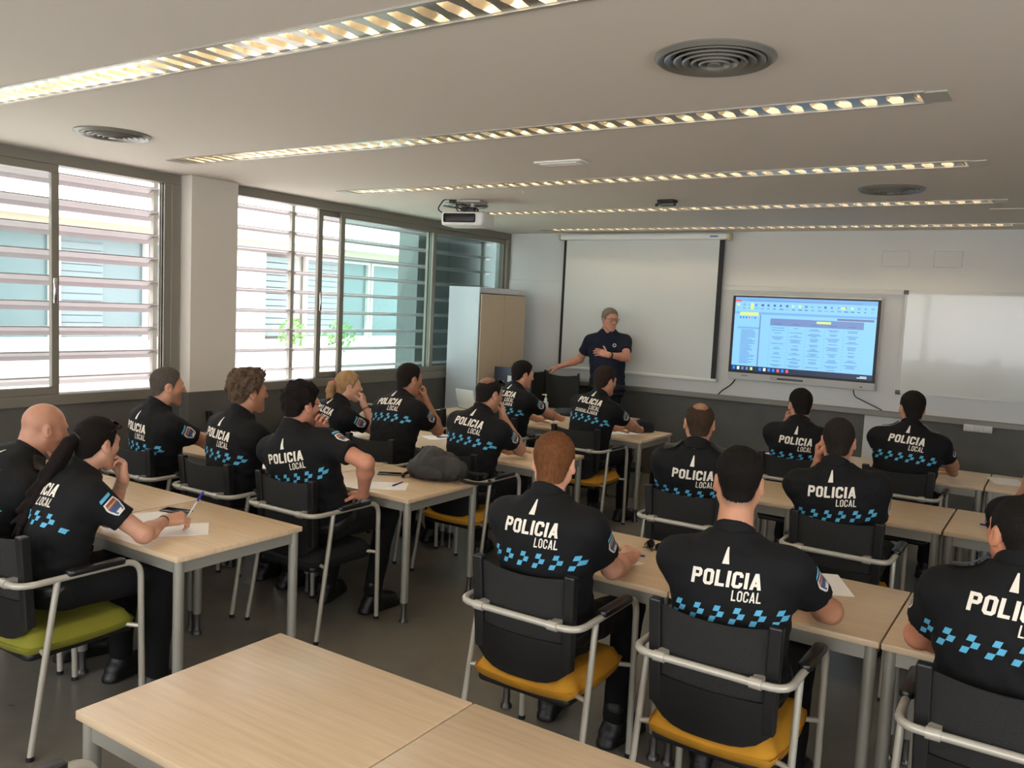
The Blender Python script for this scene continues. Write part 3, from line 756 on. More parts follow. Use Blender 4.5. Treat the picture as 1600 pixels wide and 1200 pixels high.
# ---- hands
def hand_prims(w, f, n, side, curl=.4, spread=.1, thumb=.4, idx=None, sc=1.0):
    """returns list of cones (a,b,r1,r2,k); w wrist, f finger direction, n back of the hand"""
    f = nrm(f); n = np.asarray(n, float); n = nrm(n-f*(n@f)); x = np.cross(f, n)*(-1 if side > 0 else 1)
    Lw = lambda p: w+sc*(p[0]*x+p[1]*f+p[2]*n)
    out = []; mx = (.031,.0105,-.010,-.029); my = (.086,.090,.085,.076)
    for i in range(4): out.append((Lw((mx[i]*.42,-.004,0)), Lw((mx[i],my[i],.001)), .0165*sc, .0125*sc, .011))
    out.append((Lw((.016,.012,-.008)), Lw((.034,.05,-.013)), .0165*sc, .013*sc, .012))
    out.append((Lw((-.014,.016,-.007)), Lw((-.024,.06,-.007)), .0145*sc, .0125*sc, .012))
    segs = ((.042,.026,.020),(.046,.030,.021),(.042,.028,.020),(.033,.021,.018))
    for i in range(4):
        p = np.array((mx[i], my[i], .001)); a = 0.; sp = spread*(1.2,.25,-.5,-1.3)[i]; c = curl if not (idx is not None and i == 0) else idx
        rr = (.0094,.0088,.008,.0072)
        for j in range(3):
            a += c*(.85,1.1,.75)[j]
            d = np.array((math.sin(sp)*math.cos(a), math.cos(a)*math.cos(sp), -math.sin(a)))
            q = p+d*segs[i][j]; s_ = .88 if i == 3 else 1
            out.append((Lw(p), Lw(q), rr[j]*sc*s_, rr[j+1]*sc*s_, .0035)); p = q
    p = np.array((.030,.036,-.011)); d = nrm((.82-.5*thumb,.62,-.22-.45*thumb))
    for j, L in enumerate((.036,.029,.024)):
        q = p+d*L; out.append((Lw(p), Lw(q), (.0125,.0105,.0095)[j]*sc, (.0105,.0095,.0078)[j]*sc, .005)); p = q
        d = nrm(d+np.array((-.32*thumb, .25, -.18*thumb)))
    return out

def solve_elbow(S, Wp, pole, l1, l2):
    S = np.asarray(S, float); Wp = np.asarray(Wp, float); v = Wp-S; d = np.linalg.norm(v)
    if d > l1+l2-.004: Wp = S+v/d*(l1+l2-.004); v = Wp-S; d = l1+l2-.004
    a = (l1*l1-l2*l2+d*d)/(2*d); h = math.sqrt(max(l1*l1-a*a, 0)); u = v/d; p = np.asarray(pole, float); p = p-u*(p@u); p = nrm(p)
    return S+u*a+p*h, Wp

# ---- lettering
def ring(o, i): return [[o[k], o[(k+1) % len(o)], i[(k+1) % len(o)], i[k]] for k in range(len(o))]
def glyph(ch, w=.68, t=.21, c=.16):
    """letter as convex quads in a box w x 1"""
    def O(x0, x1, y0, y1, ts=t):
        o = [(x0+c,y0),(x1-c,y0),(x1,y0+c),(x1,y1-c),(x1-c,y1),(x0+c,y1),(x0,y1-c),(x0,y0+c)]
        d = ts; e = max(c-.42*ts, .02)
        i = [(x0+d+e*.4,y0+d*.85),(x1-d-e*.4,y0+d*.85),(x1-d,y0+d*.85+e*.5),(x1-d,y1-d*.85-e*.5),(x1-d-e*.4,y1-d*.85),(x0+d+e*.4,y1-d*.85),(x0+d,y1-d*.85-e*.5),(x0+d,y0+d*.85+e*.5)]
        return ring(o, i)
    B = lambda x0, x1, y0, y1: [[(x0,y0),(x1,y0),(x1,y1),(x0,y1)]]
    L = lambda a, b, tt=t: [[(a[0]-tt/2,a[1]),(a[0]+tt/2,a[1]),(b[0]+tt/2,b[1]),(b[0]-tt/2,b[1])]]
    if ch == 'O': return O(0,w,0,1), w
    if ch == 'L': return B(0,t,0,1)+B(t,w*.88,0,t*.85), w*.9
    if ch == 'I': return B(0,t,0,1), t
    if ch == 'C': r = O(0,w,0,1); return [r[0],r[1],r[3],r[4],r[5],r[6],r[7]]+B(w-t,w,.84-.12,.84)[:0]+B(w-t,w,c,.34)+B(w-t,w,.66,1-c), w
    if ch == 'P': o = O(0,w,.40,1); return [o[1],o[2],o[3],o[4]]+B(0,t,0,1)+B(t,w-c,.40,.40+t*.85), w
    if ch == 'R': o = O(0,w,.40,1); return [o[1],o[2],o[3],o[4]]+B(0,t,0,1)+B(t,w-c,.40,.40+t*.85)+L((w-t*.6,0),(w*.55,.42)), w
    if ch == 'A': return L((t/2,0),(w*.53,1),t)+L((w*1.06-t/2,0),(w*.53,1),t)+B(w*.26,w*.8,.2,.2+t*.7), w*1.06
    if ch == 'G': r = O(0,w,0,1); return [r[0],r[1],r[3],r[4],r[5],r[6],r[7]]+B(w-t,w,c,.5)+B(w*.5,w,.38,.38+t*.75)+B(w-t,w,.72,1-c), w
    if ch == 'U': r = O(0,w,0,1); return [r[0],r[1],r[7]]+B(0,t,c,1)+B(w-t,w,c,1), w
    if ch == 'D': r = O(0,w,0,1); return [r[1],r[2],r[3]]+B(0,t,0,1)+B(t,w-c,0,t*.85)+B(t,w-c,1-t*.85,1), w
    if ch == 'J': r = O(0,w*.85,0,1); return [r[0],r[1],r[7]]+B(w*.85-t,w*.85,c,1)+B(0,t,c,.3), w*.85
    return [], w*.5
def word(txt, x0, x1, y0, y1, w=.68, t=.21, gap=.13, slant=.12):
    qs = []; x = 0
    for ch in txt:
        g, a = glyph(ch, w, t)
        for q in g: qs.append([(px+x, py) for px, py in q])
        x += a+gap
    x -= gap; sx = (x1-x0)/x; H = y1-y0
    return [[(x0+px*sx+slant*py*H, y0+py*H) for px, py in q] for q in qs]
def project(name, polys, fr, bvh, mats, parent, off=.0022, cell=.007, midx=None, maxdev=.16):
    """lay flat quads on the cloth: fr = (origin, right, up, outward)"""
    o, U, Wd, N = fr; vs = []; qs = []; mi = []
    for pi, q in enumerate(polys):
        q = [np.array(p, float) for p in q]
        n1 = max(1, int(np.ceil(max(np.linalg.norm(q[1]-q[0]), np.linalg.norm(q[2]-q[3]))/cell))); n2 = max(1, int(np.ceil(max(np.linalg.norm(q[3]-q[0]), np.linalg.norm(q[2]-q[1]))/cell)))
        g = []
        for j in range(n2+1):
            for i in range(n1+1):
                s, t = i/n1, j/n2; p = (q[0]*(1-s)+q[1]*s)*(1-t)+(q[3]*(1-s)+q[2]*s)*t
                P = o+U*p[0]+Wd*p[1]+N*.45
                hit = bvh.ray_cast(Vector(P), Vector(-N), .45+maxdev)
                if hit[0] is None: g.append(None); continue
                nn = np.array(hit[1]);
                if nn@N < 0: nn = -nn
                if nn@N < .12: g.append(None); continue
                g.append(len(vs)); vs.append(np.array(hit[0])+nn*off)
        for j in range(n2):
            for i in range(n1):
                a = [g[j*(n1+1)+i], g[j*(n1+1)+i+1], g[(j+1)*(n1+1)+i+1], g[(j+1)*(n1+1)+i]]
                if None in a: continue
                P = [vs[k] for k in a]
                if max(np.linalg.norm(P[0]-P[2]), np.linalg.norm(P[1]-P[3])) > cell*7: continue
                qs.append(a); mi.append(midx[pi] if midx else 0)
    if not qs: return None
    return mk(name, [(np.array(vs), np.array(qs))], mats, parent, midx=mi)
# ------------------------------------------------------------------ the person builder
M['shirt'] = mat('black knit polo', (.040,.043,.052), .82, bump=.12, bscale=900, spec=.3)
M['trouser'] = mat('black trousers', (.035,.036,.042), .85, bump=.1, bscale=600, spec=.3)
M['boot'] = mat('black boot leather', (.05,.048,.046), .45, bump=.15, bscale=150)
M['letter'] = mat('off white print', (.90,.87,.81), .7)
M['check'] = mat('light blue print', (.33,.66,.80), .65)
M['p_white'] = mat('patch border', (.85,.84,.80), .7); M['p_blue'] = mat('patch blue', (.20,.33,.52), .7); M['p_red'] = mat('patch red', (.55,.27,.24), .7); M['p_gold'] = mat('patch gold', (.72,.60,.38), .7)
M['eyew'] = mat('eye white', (.82,.80,.78), .2); M['iris'] = mat('iris', (.18,.12,.08), .2)
M['lens'] = mat('dark lens', (.03,.03,.035), .08)
M['polo'] = mat('navy polo', (.085,.10,.165), .85, bump=.12, bscale=900, spec=.3)
M['navytr'] = mat('navy trousers', (.05,.058,.09), .85)

def skin_mat(col, hair):
    m = mat('skin', col, .5, bump=.04, bscale=350, spec=.4); nt = m.node_tree; b = nt.nodes['Principled BSDF']
    b.inputs['Subsurface Weight'].default_value = .12; b.inputs['Subsurface Radius'].default_value = (.012,.005,.003); b.inputs['Subsurface Scale'].default_value = 1.
    at = nt.nodes.new('ShaderNodeAttribute'); at.attribute_name = 'stub'
    def lin(c): return tuple(((x/12.92) if x <= .04045 else ((x+.055)/1.055)**2.4) for x in c)
    co = nt.nodes.new('ShaderNodeTexCoord'); n = nt.nodes.new('ShaderNodeTexNoise'); n.inputs['Scale'].default_value = 14; n.inputs['Detail'].default_value = 4
    nt.links.new(co.outputs['Object'], n.inputs['Vector'])
    r = nt.nodes.new('ShaderNodeValToRGB'); c = lin(col); e = r.color_ramp.elements
    e[0].position = .3; e[0].color = (c[0]*.92, c[1]*.84, c[2]*.82, 1); e[1].position = .7; e[1].color = (min(1,c[0]*1.06), c[1]*1.06, c[2]*1.05, 1)
    nt.links.new(n.outputs['Fac'], r.inputs[0])
    x = nt.nodes.new('ShaderNodeMix'); x.data_type = 'RGBA'
    nt.links.new(at.outputs['Fac'], x.inputs[0]); nt.links.new(r.outputs[0], x.inputs[6]); x.inputs[7].default_value = (*lin(hair), 1)
    nt.links.new(x.outputs[2], b.inputs['Base Color']); return m
def hair_mat(col):
    m = mat('hair', col, .8, bump=.4, bscale=260, stretch=(1,1,.22), spec=.15, var=.3, vscale=170); return m

def bez(P, c, N, t): return (1-t)**2*P+2*t*(1-t)*c+t*t*N
class Spine:
    def __init__(s, P, N, F, bow):
        s.P, s.N = np.array(P, float), np.array(N, float); s.c = (s.P+s.N)/2-np.asarray(F)*bow+np.array((0,0,.03))
        s.T = np.linspace(-.16, 1.06, 62); s.pts = np.array([bez(s.P, s.c, s.N, t) for t in s.T])
    def at(s, t): return bez(s.P, s.c, s.N, t)
    def tan(s, t): return nrm(2*(1-t)*(s.c-s.P)+2*t*(s.N-s.c))
PROF = np.array([(-.16,.168,.125,.012),(0,.178,.135,.012),(.22,.168,.122,.012),(.45,.178,.124,.012),(.66,.193,.126,.008),(.80,.192,.116,.0),(.89,.168,.098,-.006),(.95,.118,.080,-.006),(1.0,.074,.068,-.004),(1.06,.060,.060,0)])
def loft(fd, sp, F0, infl, k, t0=-.16, t1=1.06, wide=1.0, deep=1.0, belly=0., U0=None, folds=0, seed=0):
    lo = sp.pts.min(0)-.30; hi = sp.pts.max(0)+.30; g = fd.sub(lo, hi)
    if g is None: return
    sl, X, Y, Z = g; best = None
    sel = [(t, p) for t, p in zip(sp.T, sp.pts) if t0-1e-6 <= t <= t1+1e-6]
    bd = np.full((X.size, Y.size, Z.size), 1e9, np.float32); bt = np.zeros_like(bd)
    for t, p in sel:
        d = (X-p[0])**2+(Y-p[1])**2+(Z-p[2])**2; m = d < bd; bd[m] = d[m]; bt[m] = t
    # refine t on a smooth curve: project on local tangent
    W = nrm(sp.N-sp.P)
    t = bt
    c = [(1-t)**2*sp.P[i]+2*t*(1-t)*sp.c[i]+t*t*sp.N[i] for i in range(3)]
    tg = [2*(1-t)*(sp.c[i]-sp.P[i])+2*t*(sp.N[i]-sp.c[i]) for i in range(3)]; L = np.sqrt(tg[0]**2+tg[1]**2+tg[2]**2)
    q = ((X-c[0])*tg[0]+(Y-c[1])*tg[1]+(Z-c[2])*tg[2])/L; t = np.clip(t+q/L, t0, t1)
    c = [(1-t)**2*sp.P[i]+2*t*(1-t)*sp.c[i]+t*t*sp.N[i] for i in range(3)]
    tg = [2*(1-t)*(sp.c[i]-sp.P[i])+2*t*(sp.N[i]-sp.c[i]) for i in range(3)]; L = np.sqrt(tg[0]**2+tg[1]**2+tg[2]**2)
    D = [X-c[0], Y-c[1], Z-c[2]]
    U = U0; u = D[0]*U[0]+D[1]*U[1]+D[2]*U[2]
    w = (D[0]*tg[0]+D[1]*tg[1]+D[2]*tg[2])/L
    Fx = [(U[1]*tg[2]-U[2]*tg[1])/L, (U[2]*tg[0]-U[0]*tg[2])/L, (U[0]*tg[1]-U[1]*tg[0])/L]
    v = -(D[0]*Fx[0]+D[1]*Fx[1]+D[2]*Fx[2])
    a = np.interp(t, PROF[:,0], PROF[:,1]).astype(np.float32)*wide+infl; b = np.interp(t, PROF[:,0], PROF[:,2]).astype(np.float32)*deep+infl; o = np.interp(t, PROF[:,0], PROF[:,3]).astype(np.float32)
    if belly: b = b+belly*np.exp(-((t-.25)/.22)**2)*(v > 0); 
    v = v-o
    e = 2.35; r = ((np.abs(u)/a)**e+(np.abs(v)/b)**e)**(1/e)
    d = (r-1)*np.minimum(a, b)*.95
    if folds:
        ph = seed*1.7
        amp = folds*(.35+.65*np.clip((.75-t)/.5, 0, 1))
        d = d+amp*(.55*np.sin(38*t+9*np.abs(u)/.1*.55+5*u/.2+ph)+.35*np.sin(61*t-14*u/.2+2.2*np.sin(8*v+ph))+.25*np.sin(23*u/.1+9*t+ph))
    d = np.where(np.abs(w) > .002, np.sqrt(np.maximum(d, 0)**2+w*w), d)
    fd.put(sl, d.astype(np.float32), k)
HEAD_LINE = np.array([(-.12,-.070),(-.085,-.068),(-.06,-.058),(-.045,-.042),(-.03,-.02),(-.012,.012),(.012,.0),(.022,-.012),(.030,.02),(.045,.045),(.06,.068),(.09,.078)])

def person(key, label, base, head, spec):
    """base: floor point under the seat; head: centre of the skull (both in the room)"""
    g = dict(ty=0., hy=0., hp=0., hr=0., skin=(.70,.52,.42), hair=(.10,.075,.06), style='short', top=.016, side=.006, fade=.0, beard=0., female=False, bow=.055, pel=None, sc=1.0,
             text='LOCAL', arms={}, stand=False, wide=1.0, deep=1.0, belly=0., feet=.0, sw=.178, epau=False, seed=abs(hash(key)) % 97 if False else sum(map(ord, key)) % 97, line=0., crown=0., cloth='shirt', trous='trouser', rotchair=0., tz=0., vneck=False)
    g.update(spec); seed = g['seed']; fem = g['female']
    root = bpy.data.objects.new('person', None); C.objects.link(root); root.empty_display_size = .1; root.location = base; tag(root, label, 'person', g.get('group'))
    b = np.array(base, float); Hc = np.array(head, float)-b
    F = rotm(math.radians(g['ty'])) @ np.array((0,1.,0)); 
    Rh = rotm(math.radians(g['hy']), math.radians(g['hp']), math.radians(g['hr'])); hs = g['sc']*(.95 if fem else 1.0)
    hl = lambda p: Hc+hs*(Rh @ np.array(p, float))
    P = np.array(g['pel'] if g['pel'] is not None else (0, -.028, .592), float)
    N = hl((0,-.03,-.07))+np.array((0,0,-.072))*hs*(.95 if fem else 1)-F*.030
    if 'neck' in g: N = N+np.array(g['neck'])
    sp = Spine(P, N, F, g['bow']); W = sp.tan(.72); U = nrm(np.cross(F, W)); Fc = nrm(np.cross(W, U)); back = -Fc
    wd = g['wide']*(.86 if fem else 1.0); dp = g['deep']*(.9 if fem else 1.)
    skin = skin_mat(g['skin'], tuple(.6*a+.4*b_ for a, b_ in zip(g['hair'], g['skin'])) if g['style'] != 'bald' else tuple(x*.8 for x in g['skin'])); hairm = hair_mat(g['hair']); 
    # ---------- joints
    arms = {}
    for sd in (-1, 1):
        Sh = sp.at(.86)+U*sd*g['sw']*wd+Fc*.012-W*.022
        a = g['arms'].get(sd, dict(kind='table')); kind = a['kind']; l1, l2 = .285*(.93 if fem else 1), .255*(.93 if fem else 1)
        R0 = rotm(math.radians(g['ty']))
        if kind == 'table':
            edge = g.get('edge', .22); Wp = np.array((Sh[0]+a.get('dx', -.13*sd), a.get('y', edge+.17), T+.042)); W0 = Wp
            for pz in (-.5, -.3, -.1, .1, .3, .6):
                E, Wp = solve_elbow(Sh, W0, R0 @ np.array((sd*a.get('out', .55), -.4, pz)), l1, l2)
                if E[2] > T+.056 or E[1] < edge-.06: break
            hf = a.get('f', (-.55*sd, .8, .09)); hn = a.get('n', (0,0,1)); hd = dict(curl=a.get('curl', .2), thumb=.1)
        elif kind == 'chin':
            Wp = hl(a.get('p', (.035*sd, .115, -.185))); pole = np.array(a.get('pole', (sd*.55, .05, -1.)))
            W0 = Wp
            for pz in (0, .3, .6, .9, 1.2):
                E, Wp = solve_elbow(Sh, W0, pole+np.array((sd*pz*.4, 0, pz)), l1, l2)
                if E[2] > T+.05 or E[1] < g.get('edge', .22)-.06: break
            hf = Rh @ np.array(a.get('f', (-.25*sd, -.12, 1.))); hn = Rh @ np.array(a.get('n', (sd*.5, .8, .1))); hd = dict(curl=a.get('curl', .8), thumb=a.get('thumb', .6), idx=a.get('idx'))
        else:
            Wp = np.array(a['w'], float)-b; E, Wp = solve_elbow(Sh, Wp, np.array(a.get('pole', (sd*.5,-.4,-.6))), l1, l2)
            hf = a['f']; hn = a['n']; hd = dict(curl=a.get('curl', .5), thumb=a.get('thumb', .5), idx=a.get('idx'), spread=a.get('spread', .1))
        arms[sd] = (Sh, E, Wp, np.array(hf, float), np.array(hn, float), hd, a)
    # ---------- body surface
    parts = []; stub = []
    lo = Hc-.17; hi = Hc+.17; lo[2] = min(N[2]-.05, Hc[2]-.2); lo[:2] = np.minimum(lo[:2], N[:2]-.1); hi[:2] = np.maximum(hi[:2], N[:2]+.1)
    hd_ = Field(lo, hi, .0045)
    def head_base(fd, infl=0., k=.02):
        fd.ell(hl((0,-.012,.025)), np.array((.0735,.094,.087))*hs+infl, Rh, k); fd.ell(hl((0,.028,-.022)), np.array((.0625,.062,.086))*hs+infl, Rh, .03)
    head_base(hd_)
    for s in (-1, 1):
        hd_.cone(hl((s*.046,-.002,-.055)), hl((s*.012,.062,-.102)), .026*hs, .022*hs, .03)
        hd_.ell(hl((s*.042,.052,-.022)), np.array((.023,.026,.022))*hs, Rh, .02)
    hd_.ell(hl((0,.066,-.104)), np.array((.022,.019,.018))*hs, Rh, .02)
    hd_.cone(hl((-.036,.076,.020)), hl((.036,.076,.020)), .0135*hs, .0135*hs, .018)
    for s in (-1, 1): hd_.ell(hl((s*.031,.094,.004)), np.array((.017,.013,.012))*hs, Rh, .012, cut=True)
    hd_.cone(hl((0,.085,.014)), hl((0,.107,-.027)), .0095*hs, .0130*hs, .010); 
    for s in (-1, 1): hd_.ell(hl((s*.0115,.093,-.031)), np.array((.0095,.011,.009))*hs, Rh, .007)
    hd_.cone(hl((-.017,.084,-.0605)), hl((.017,.084,-.0605)), .007*hs, .007*hs, .006); hd_.cone(hl((-.014,.083,-.071)), hl((.014,.083,-.071)), .0075*hs, .0075*hs, .006)
    hd_.cone(hl((-.022,.093,-.0657)), hl((.022,.093,-.0657)), .003, .003, .004, cut=True)
    for s in (-1, 1):
        Re = Rh @ rotm(-s*.42, .22); hd_.ell(hl((s*.0785,-.014,-.010)), np.array((.0095,.0205,.0335))*hs, Re, .006)
        hd_.ell(hl((s*.090,-.006,-.006)), np.array((.008,.011,.018))*hs, Re, .006, cut=True)
    nr = (.047 if fem else .057)*hs
    hd_.cone(hl((0,-.022,-.055)), N+np.array((0,0,.0)), nr, nr*1.1, .025); hd_.cone(hl((0,-.055,-.05)), N-F*.012, nr*.7, nr*.85, .03)
    v, q = hd_.mesh(); parts.append((v, q))
    L = ((v-Hc) @ Rh)/hs            # head-local coordinates
    zl = np.interp(L[:,1], HEAD_LINE[:,0], HEAD_LINE[:,1])+g['line']
    sb = np.zeros(len(v))
    if g['style'] not in ('bald',):
        sb = np.clip((L[:,2]-zl+.022)/.034, 0, 1)*(np.abs(L[:,0])+L[:,2]*.6 > -9)*.9
        ear = (np.abs(L[:,0]) > .078) | ((np.abs(L[:,0]) > .068) & (L[:,2] < .03) & (L[:,1] > -.035) & (L[:,1] < .014)); sb[ear & (L[:,2] < .03)] = 0
        if g['crown']: sb *= 1-.42*np.clip((g['crown']+.012-np.linalg.norm((L-np.array((0,-.045,.105)))*np.array((1,.85,1)), axis=1))/.04, 0, 1)
    else: sb = np.clip((L[:,2]-zl+.012)/.03, 0, 1)*.28
    if g['beard']:
        low = np.clip((-.028-L[:,2]-.35*np.clip(.05-L[:,1], 0, .05))/.02, 0, 1)*np.clip((L[:,1]-.005)/.02, 0, 1)*np.clip((L[:,2]+.14)/.02, 0, 1)
        lip = (np.abs(L[:,2]+.066) < .009) & (np.abs(L[:,0]) < .02); sb = np.maximum(sb, low*g['beard']*(1-lip))
    stub.append(sb)
    arng = {}
    for sd, (Sh, E, Wp, hf, hn, hdk, a) in arms.items():
        hp_ = hand_prims(Wp, hf, hn, sd, sc=.92 if fem else 1.0, **hdk); pts = np.array([Sh, E, Wp]+[c[1] for c in hp_]); lo = pts.min(0)-.07; hi = pts.max(0)+.07
        fd = Field(lo, hi, .0042); m = .86 if fem else 1.0
        fd.cone(Sh, E, .054*m, .042*m, .02); mid = E+(Wp-E)*.28; fd.cone(E, mid, .041*m, .046*m, .02); fd.cone(mid, Wp, .045*m, .0265*m, .02)
        fd.cone(E, E+nrm(E-Sh)*.006, .040*m, .03*m, .02)
        x = np.cross(nrm(hf), hn); x = nrm(x); fd.cone(Wp-x*.009, Wp-x*.009+nrm(hf)*.02, .019*m, .018*m, .02); fd.cone(Wp+x*.009, Wp+x*.009+nrm(hf)*.02, .019*m, .018*m, .02)
        for (p0, p1, r1, r2, k) in hp_: fd.cone(p0, p1, r1, r2, k)
        pr = fd.mesh(); parts.append(pr); stub.append(np.zeros(len(pr[0])))
    # trunk and legs under the clothes
    legs = []
    for sd in (-1, 1):
        if g['stand']: hip = P+U*sd*.09; kn = np.array((hip[0]+sd*.02, P[1]+.02, .50)); an = np.array((hip[0]+sd*.03, P[1]-.01, .09)); toe = nrm(F+U*sd*.25)
        else:
            R0 = rotm(math.radians(g['ty']*.6)); ft = g['feet'] if not isinstance(g['feet'], dict) else g['feet'][sd]; sp_ = g.get('knees', .14); sp_ = sp_[sd] if isinstance(sp_, dict) else sp_
            hip = P+R0 @ np.array((sd*.09, .02, -.008)); kn = P+R0 @ np.array((sd*sp_, .425, -.02)); an = np.array((kn[0]+sd*.01, kn[1]-.02+ft, .095)); toe = R0 @ nrm((sd*.22, 1, 0))
        legs.append((hip, kn, an, toe))
    lo = np.minimum(sp.pts.min(0)-.2, np.min([np.minimum(np.minimum(h, k), a) for h, k, a, _ in legs], 0)-.1); hi = np.maximum(sp.pts.max(0)+.2, np.max([np.maximum(np.maximum(h, k), a) for h, k, a, _ in legs], 0)+.1)
    fd = Field(lo, hi, .02); loft(fd, sp, F, -.012, .03, t0=-.10, t1=.97, wide=wd, deep=dp, U0=U)
    for h, k, a, _ in legs: fd.cone(h, k, .07, .052, .03); fd.cone(k, a, .052, .036, .03)
    pr = fd.mesh(); parts.append(pr); stub.append(np.zeros(len(pr[0])))
    body = mk('body', parts, skin, root, attr=np.concatenate(stub))
    for s in (-1, 1):
        c = hl((s*.031,.0775,.003)); vv = MB(); vv.lathe([(.0125*hs*math.sin(x_), -.0125*hs*math.cos(x_)) for x_ in np.linspace(.01, PI-.01, 9)], 14)
        vv.cur = 1; Rm = Matrix(np.array(Rh).tolist()).to_4x4(); vv.lathe([(.0062,0),(.001,.0012)], 12, (0,0,0), Matrix.Translation((0,.0121*hs,0)) @ Matrix.Rotation(-PI/2, 4, 'X'))
        e = vv.build('eye', [M['eyew'], M['iris']], root); e.location = c; e.rotation_euler = Rm.to_euler()
    # ---------- hair
    st = g['style']
    def hair_field(th_top, th_side, nz, seedn, h=.0042, line=0., freq=110.):
        fd = Field(Hc-.155, Hc+.16, h); head_base(fd); fd.cone(hl((0,-.022,-.055)), N, nr, nr*1.1, .025); fd.cone(hl((0,-.055,-.05)), N-F*.012, nr*.7, nr*.85, .03)
        X, Y, Z = fd.grid(); D = [X-Hc[0], Y-Hc[1], Z-Hc[2]]; l = [sum(Rh[i,j]*D[i] for i in range(3))/hs for j in range(3)]
        zl = np.interp(l[1], HEAD_LINE[:,0], HEAD_LINE[:,1]).astype(np.float32)+g['line']+line
        up = np.clip((l[2]-.015)/.065, 0, 1); th = th_side*(1-up)+th_top*up
        th = th*np.clip((l[2]-zl)/(.03+.03*(l[1] < -.03))+.2, .2, 1)
        if g['fade']: th = th*np.clip((l[2]-zl-.2*g['fade'])/(g['fade']), .3, 1)
        th = th*(1+nz*wob(l, freq, seedn)+nz*.6*wob(l, freq*2.2, seedn+1))
        d = fd.F-th
        cutl = (zl-l[2])*.8
        # keep the ears clear
        er = np.sqrt(((np.abs(l[0])-.078)/.03)**2+((l[1]+.008)/.024)**2+((l[2]+.012)/.036)**2)-1
        d = np.maximum(np.maximum(d, cutl), -er*.02)
        if g['crown']:
            cr = np.sqrt(l[0]**2+((l[1]+.045)*.85)**2+(l[2]-.105)**2)-g['crown']+.006*wob(l, 90, seedn+5); d = d+th*np.clip(1-cr/.05, 0, 1.12)
        fd.F = d.astype(np.float32); return fd, l
    hp = []
    if st in ('short', 'wavy'):
        fd, l = hair_field(g['top'], g['side'], .10 if st == 'short' else .40, seed, freq=170. if st == 'short' else 62.); hp.append(fd.mesh())
    elif st == 'pony':
        fd, l = hair_field(g['top'], g['side'], .10, seed, line=-.004); hp.append(fd.mesh())
        pts = [hl(p) for p in g['tail']]; fd2 = Field(np.min(pts, 0)-.06, np.max(pts, 0)+.06, .0045); n = len(pts)
        rr = g.get('tailr', [.022,.028,.026,.02,.012,.006]); r_ = np.random.RandomState(seed)
        for s_ in range(9):
            off = r_.normal(size=3)*.007
            for i in range(n-1):
                k0, k1 = (0 if i == 0 else 1), 1
                fd2.cone(pts[i]+off*k0, pts[i+1]+off*k1*(1+.5*i), rr[i]*.55, rr[i+1]*.55, .004)
        for i in range(n-1): fd2.cone(pts[i], pts[i+1], rr[i]*.85, rr[i+1]*.8, .008)
        hp.append(fd2.mesh())
    if hp:
        hp = [x for x in hp if len(x[0])]
        hob = mk('hair', hp, hairm, root)
        if st == 'pony':
            p0, p1 = hl(g['tail'][0]), hl(g['tail'][1]); ax = nrm(p1-p0); tb = MB(); uu = nrm(np.cross(ax, (0.1,0,1))); vv_ = np.cross(ax, uu)
            tb.tube([tuple(p0+ax*.012+(uu*math.cos(a)+vv_*math.sin(a))*.024) for a in np.linspace(0, 2*PI, 17)[:-1]], .006, 6, closed=True); tb.build('hair_tie', mat('hair tie', g.get('tie', (.2,.15,.15)), .6), hob)
    # ---------- shirt
    cl = M[g['cloth']]; lo = sp.pts.min(0)-.27; hi = sp.pts.max(0)+.27
    for sd in arms: Sh, E = arms[sd][:2]; lo = np.minimum(lo, np.minimum(Sh, E)-.09); hi = np.maximum(hi, np.maximum(Sh, E)+.09)
    fd = Field(lo, hi, .0085); loft(fd, sp, F, .014, .03, t0=-.08, t1=1.05, wide=wd, deep=dp, belly=g['belly'], U0=U, folds=.0032, seed=seed)
    for sd in arms:
        Sh, E = arms[sd][:2]; m = .88 if fem else 1.0; e_ = Sh+(E-Sh)*.66
        fd.cone(sp.at(.92)+U*sd*.05, Sh+W*.002, .054, .058*m, .06); fd.cone(Sh, e_, .068*m, .066*m, .055)
        # cut the cuff square
        ax = nrm(E-Sh); X, Y, Z = fd.grid(); p = e_-ax*.012; w_ = (X-p[0])*ax[0]+(Y-p[1])*ax[1]+(Z-p[2])*ax[2]
        rad = np.sqrt(np.maximum((X-p[0])**2+(Y-p[1])**2+(Z-p[2])**2-w_**2, 0)); lim = np.where((rad < .11) & (w_ < .10), w_, -1.).astype(np.float32)
        fd.F = np.maximum(fd.F, lim)
    X, Y, Z = fd.grid(); fd.F = fd.F+.0016*wob([X, Y, Z], 42, seed+3)
    if g['vneck']: fd.cone(N+Fc*.075+W*.03, N+Fc*.125-W*.075, .040, .010, .008, cut=True)
    sv, sq = fd.mesh(); shirt = mk('shirt', [(sv, sq)], cl, root)
    bvh = BVHTree.FromPolygons([tuple(x) for x in sv], [tuple(x) for x in sq])
    # collar
    fd = Field(N-.13, N+.15, .005); ax = nrm(hl((0,-.03,-.06))-N+np.array((0,0,.02))); nb = N+ax*.006; R = .0655 if not fem else .058
    fd.cone(nb-ax*.05, nb+ax*.05, R+.020, R+.004, .004); fd.cone(nb-ax*.09, nb+ax*.12, R-.002, R-.006, .003, cut=True)
    fd.plane(nb+ax*.036-Fc*.0, nrm(ax+Fc*.42)); fd.plane(nb-ax*.028, -nrm(ax+Fc*.25))
    if g['vneck']: fd.cone(N+Fc*.05+W*.08, N+Fc*.10-W*.06, .038, .012, .004, cut=True)
    cp = fd.mesh()
    if len(cp[0]): mk('collar', [cp], cl, shirt)
    # prints
    pfr = (N+W*(.030+g['tz']), U, W, back)       # seen from behind, U points right for the viewer too
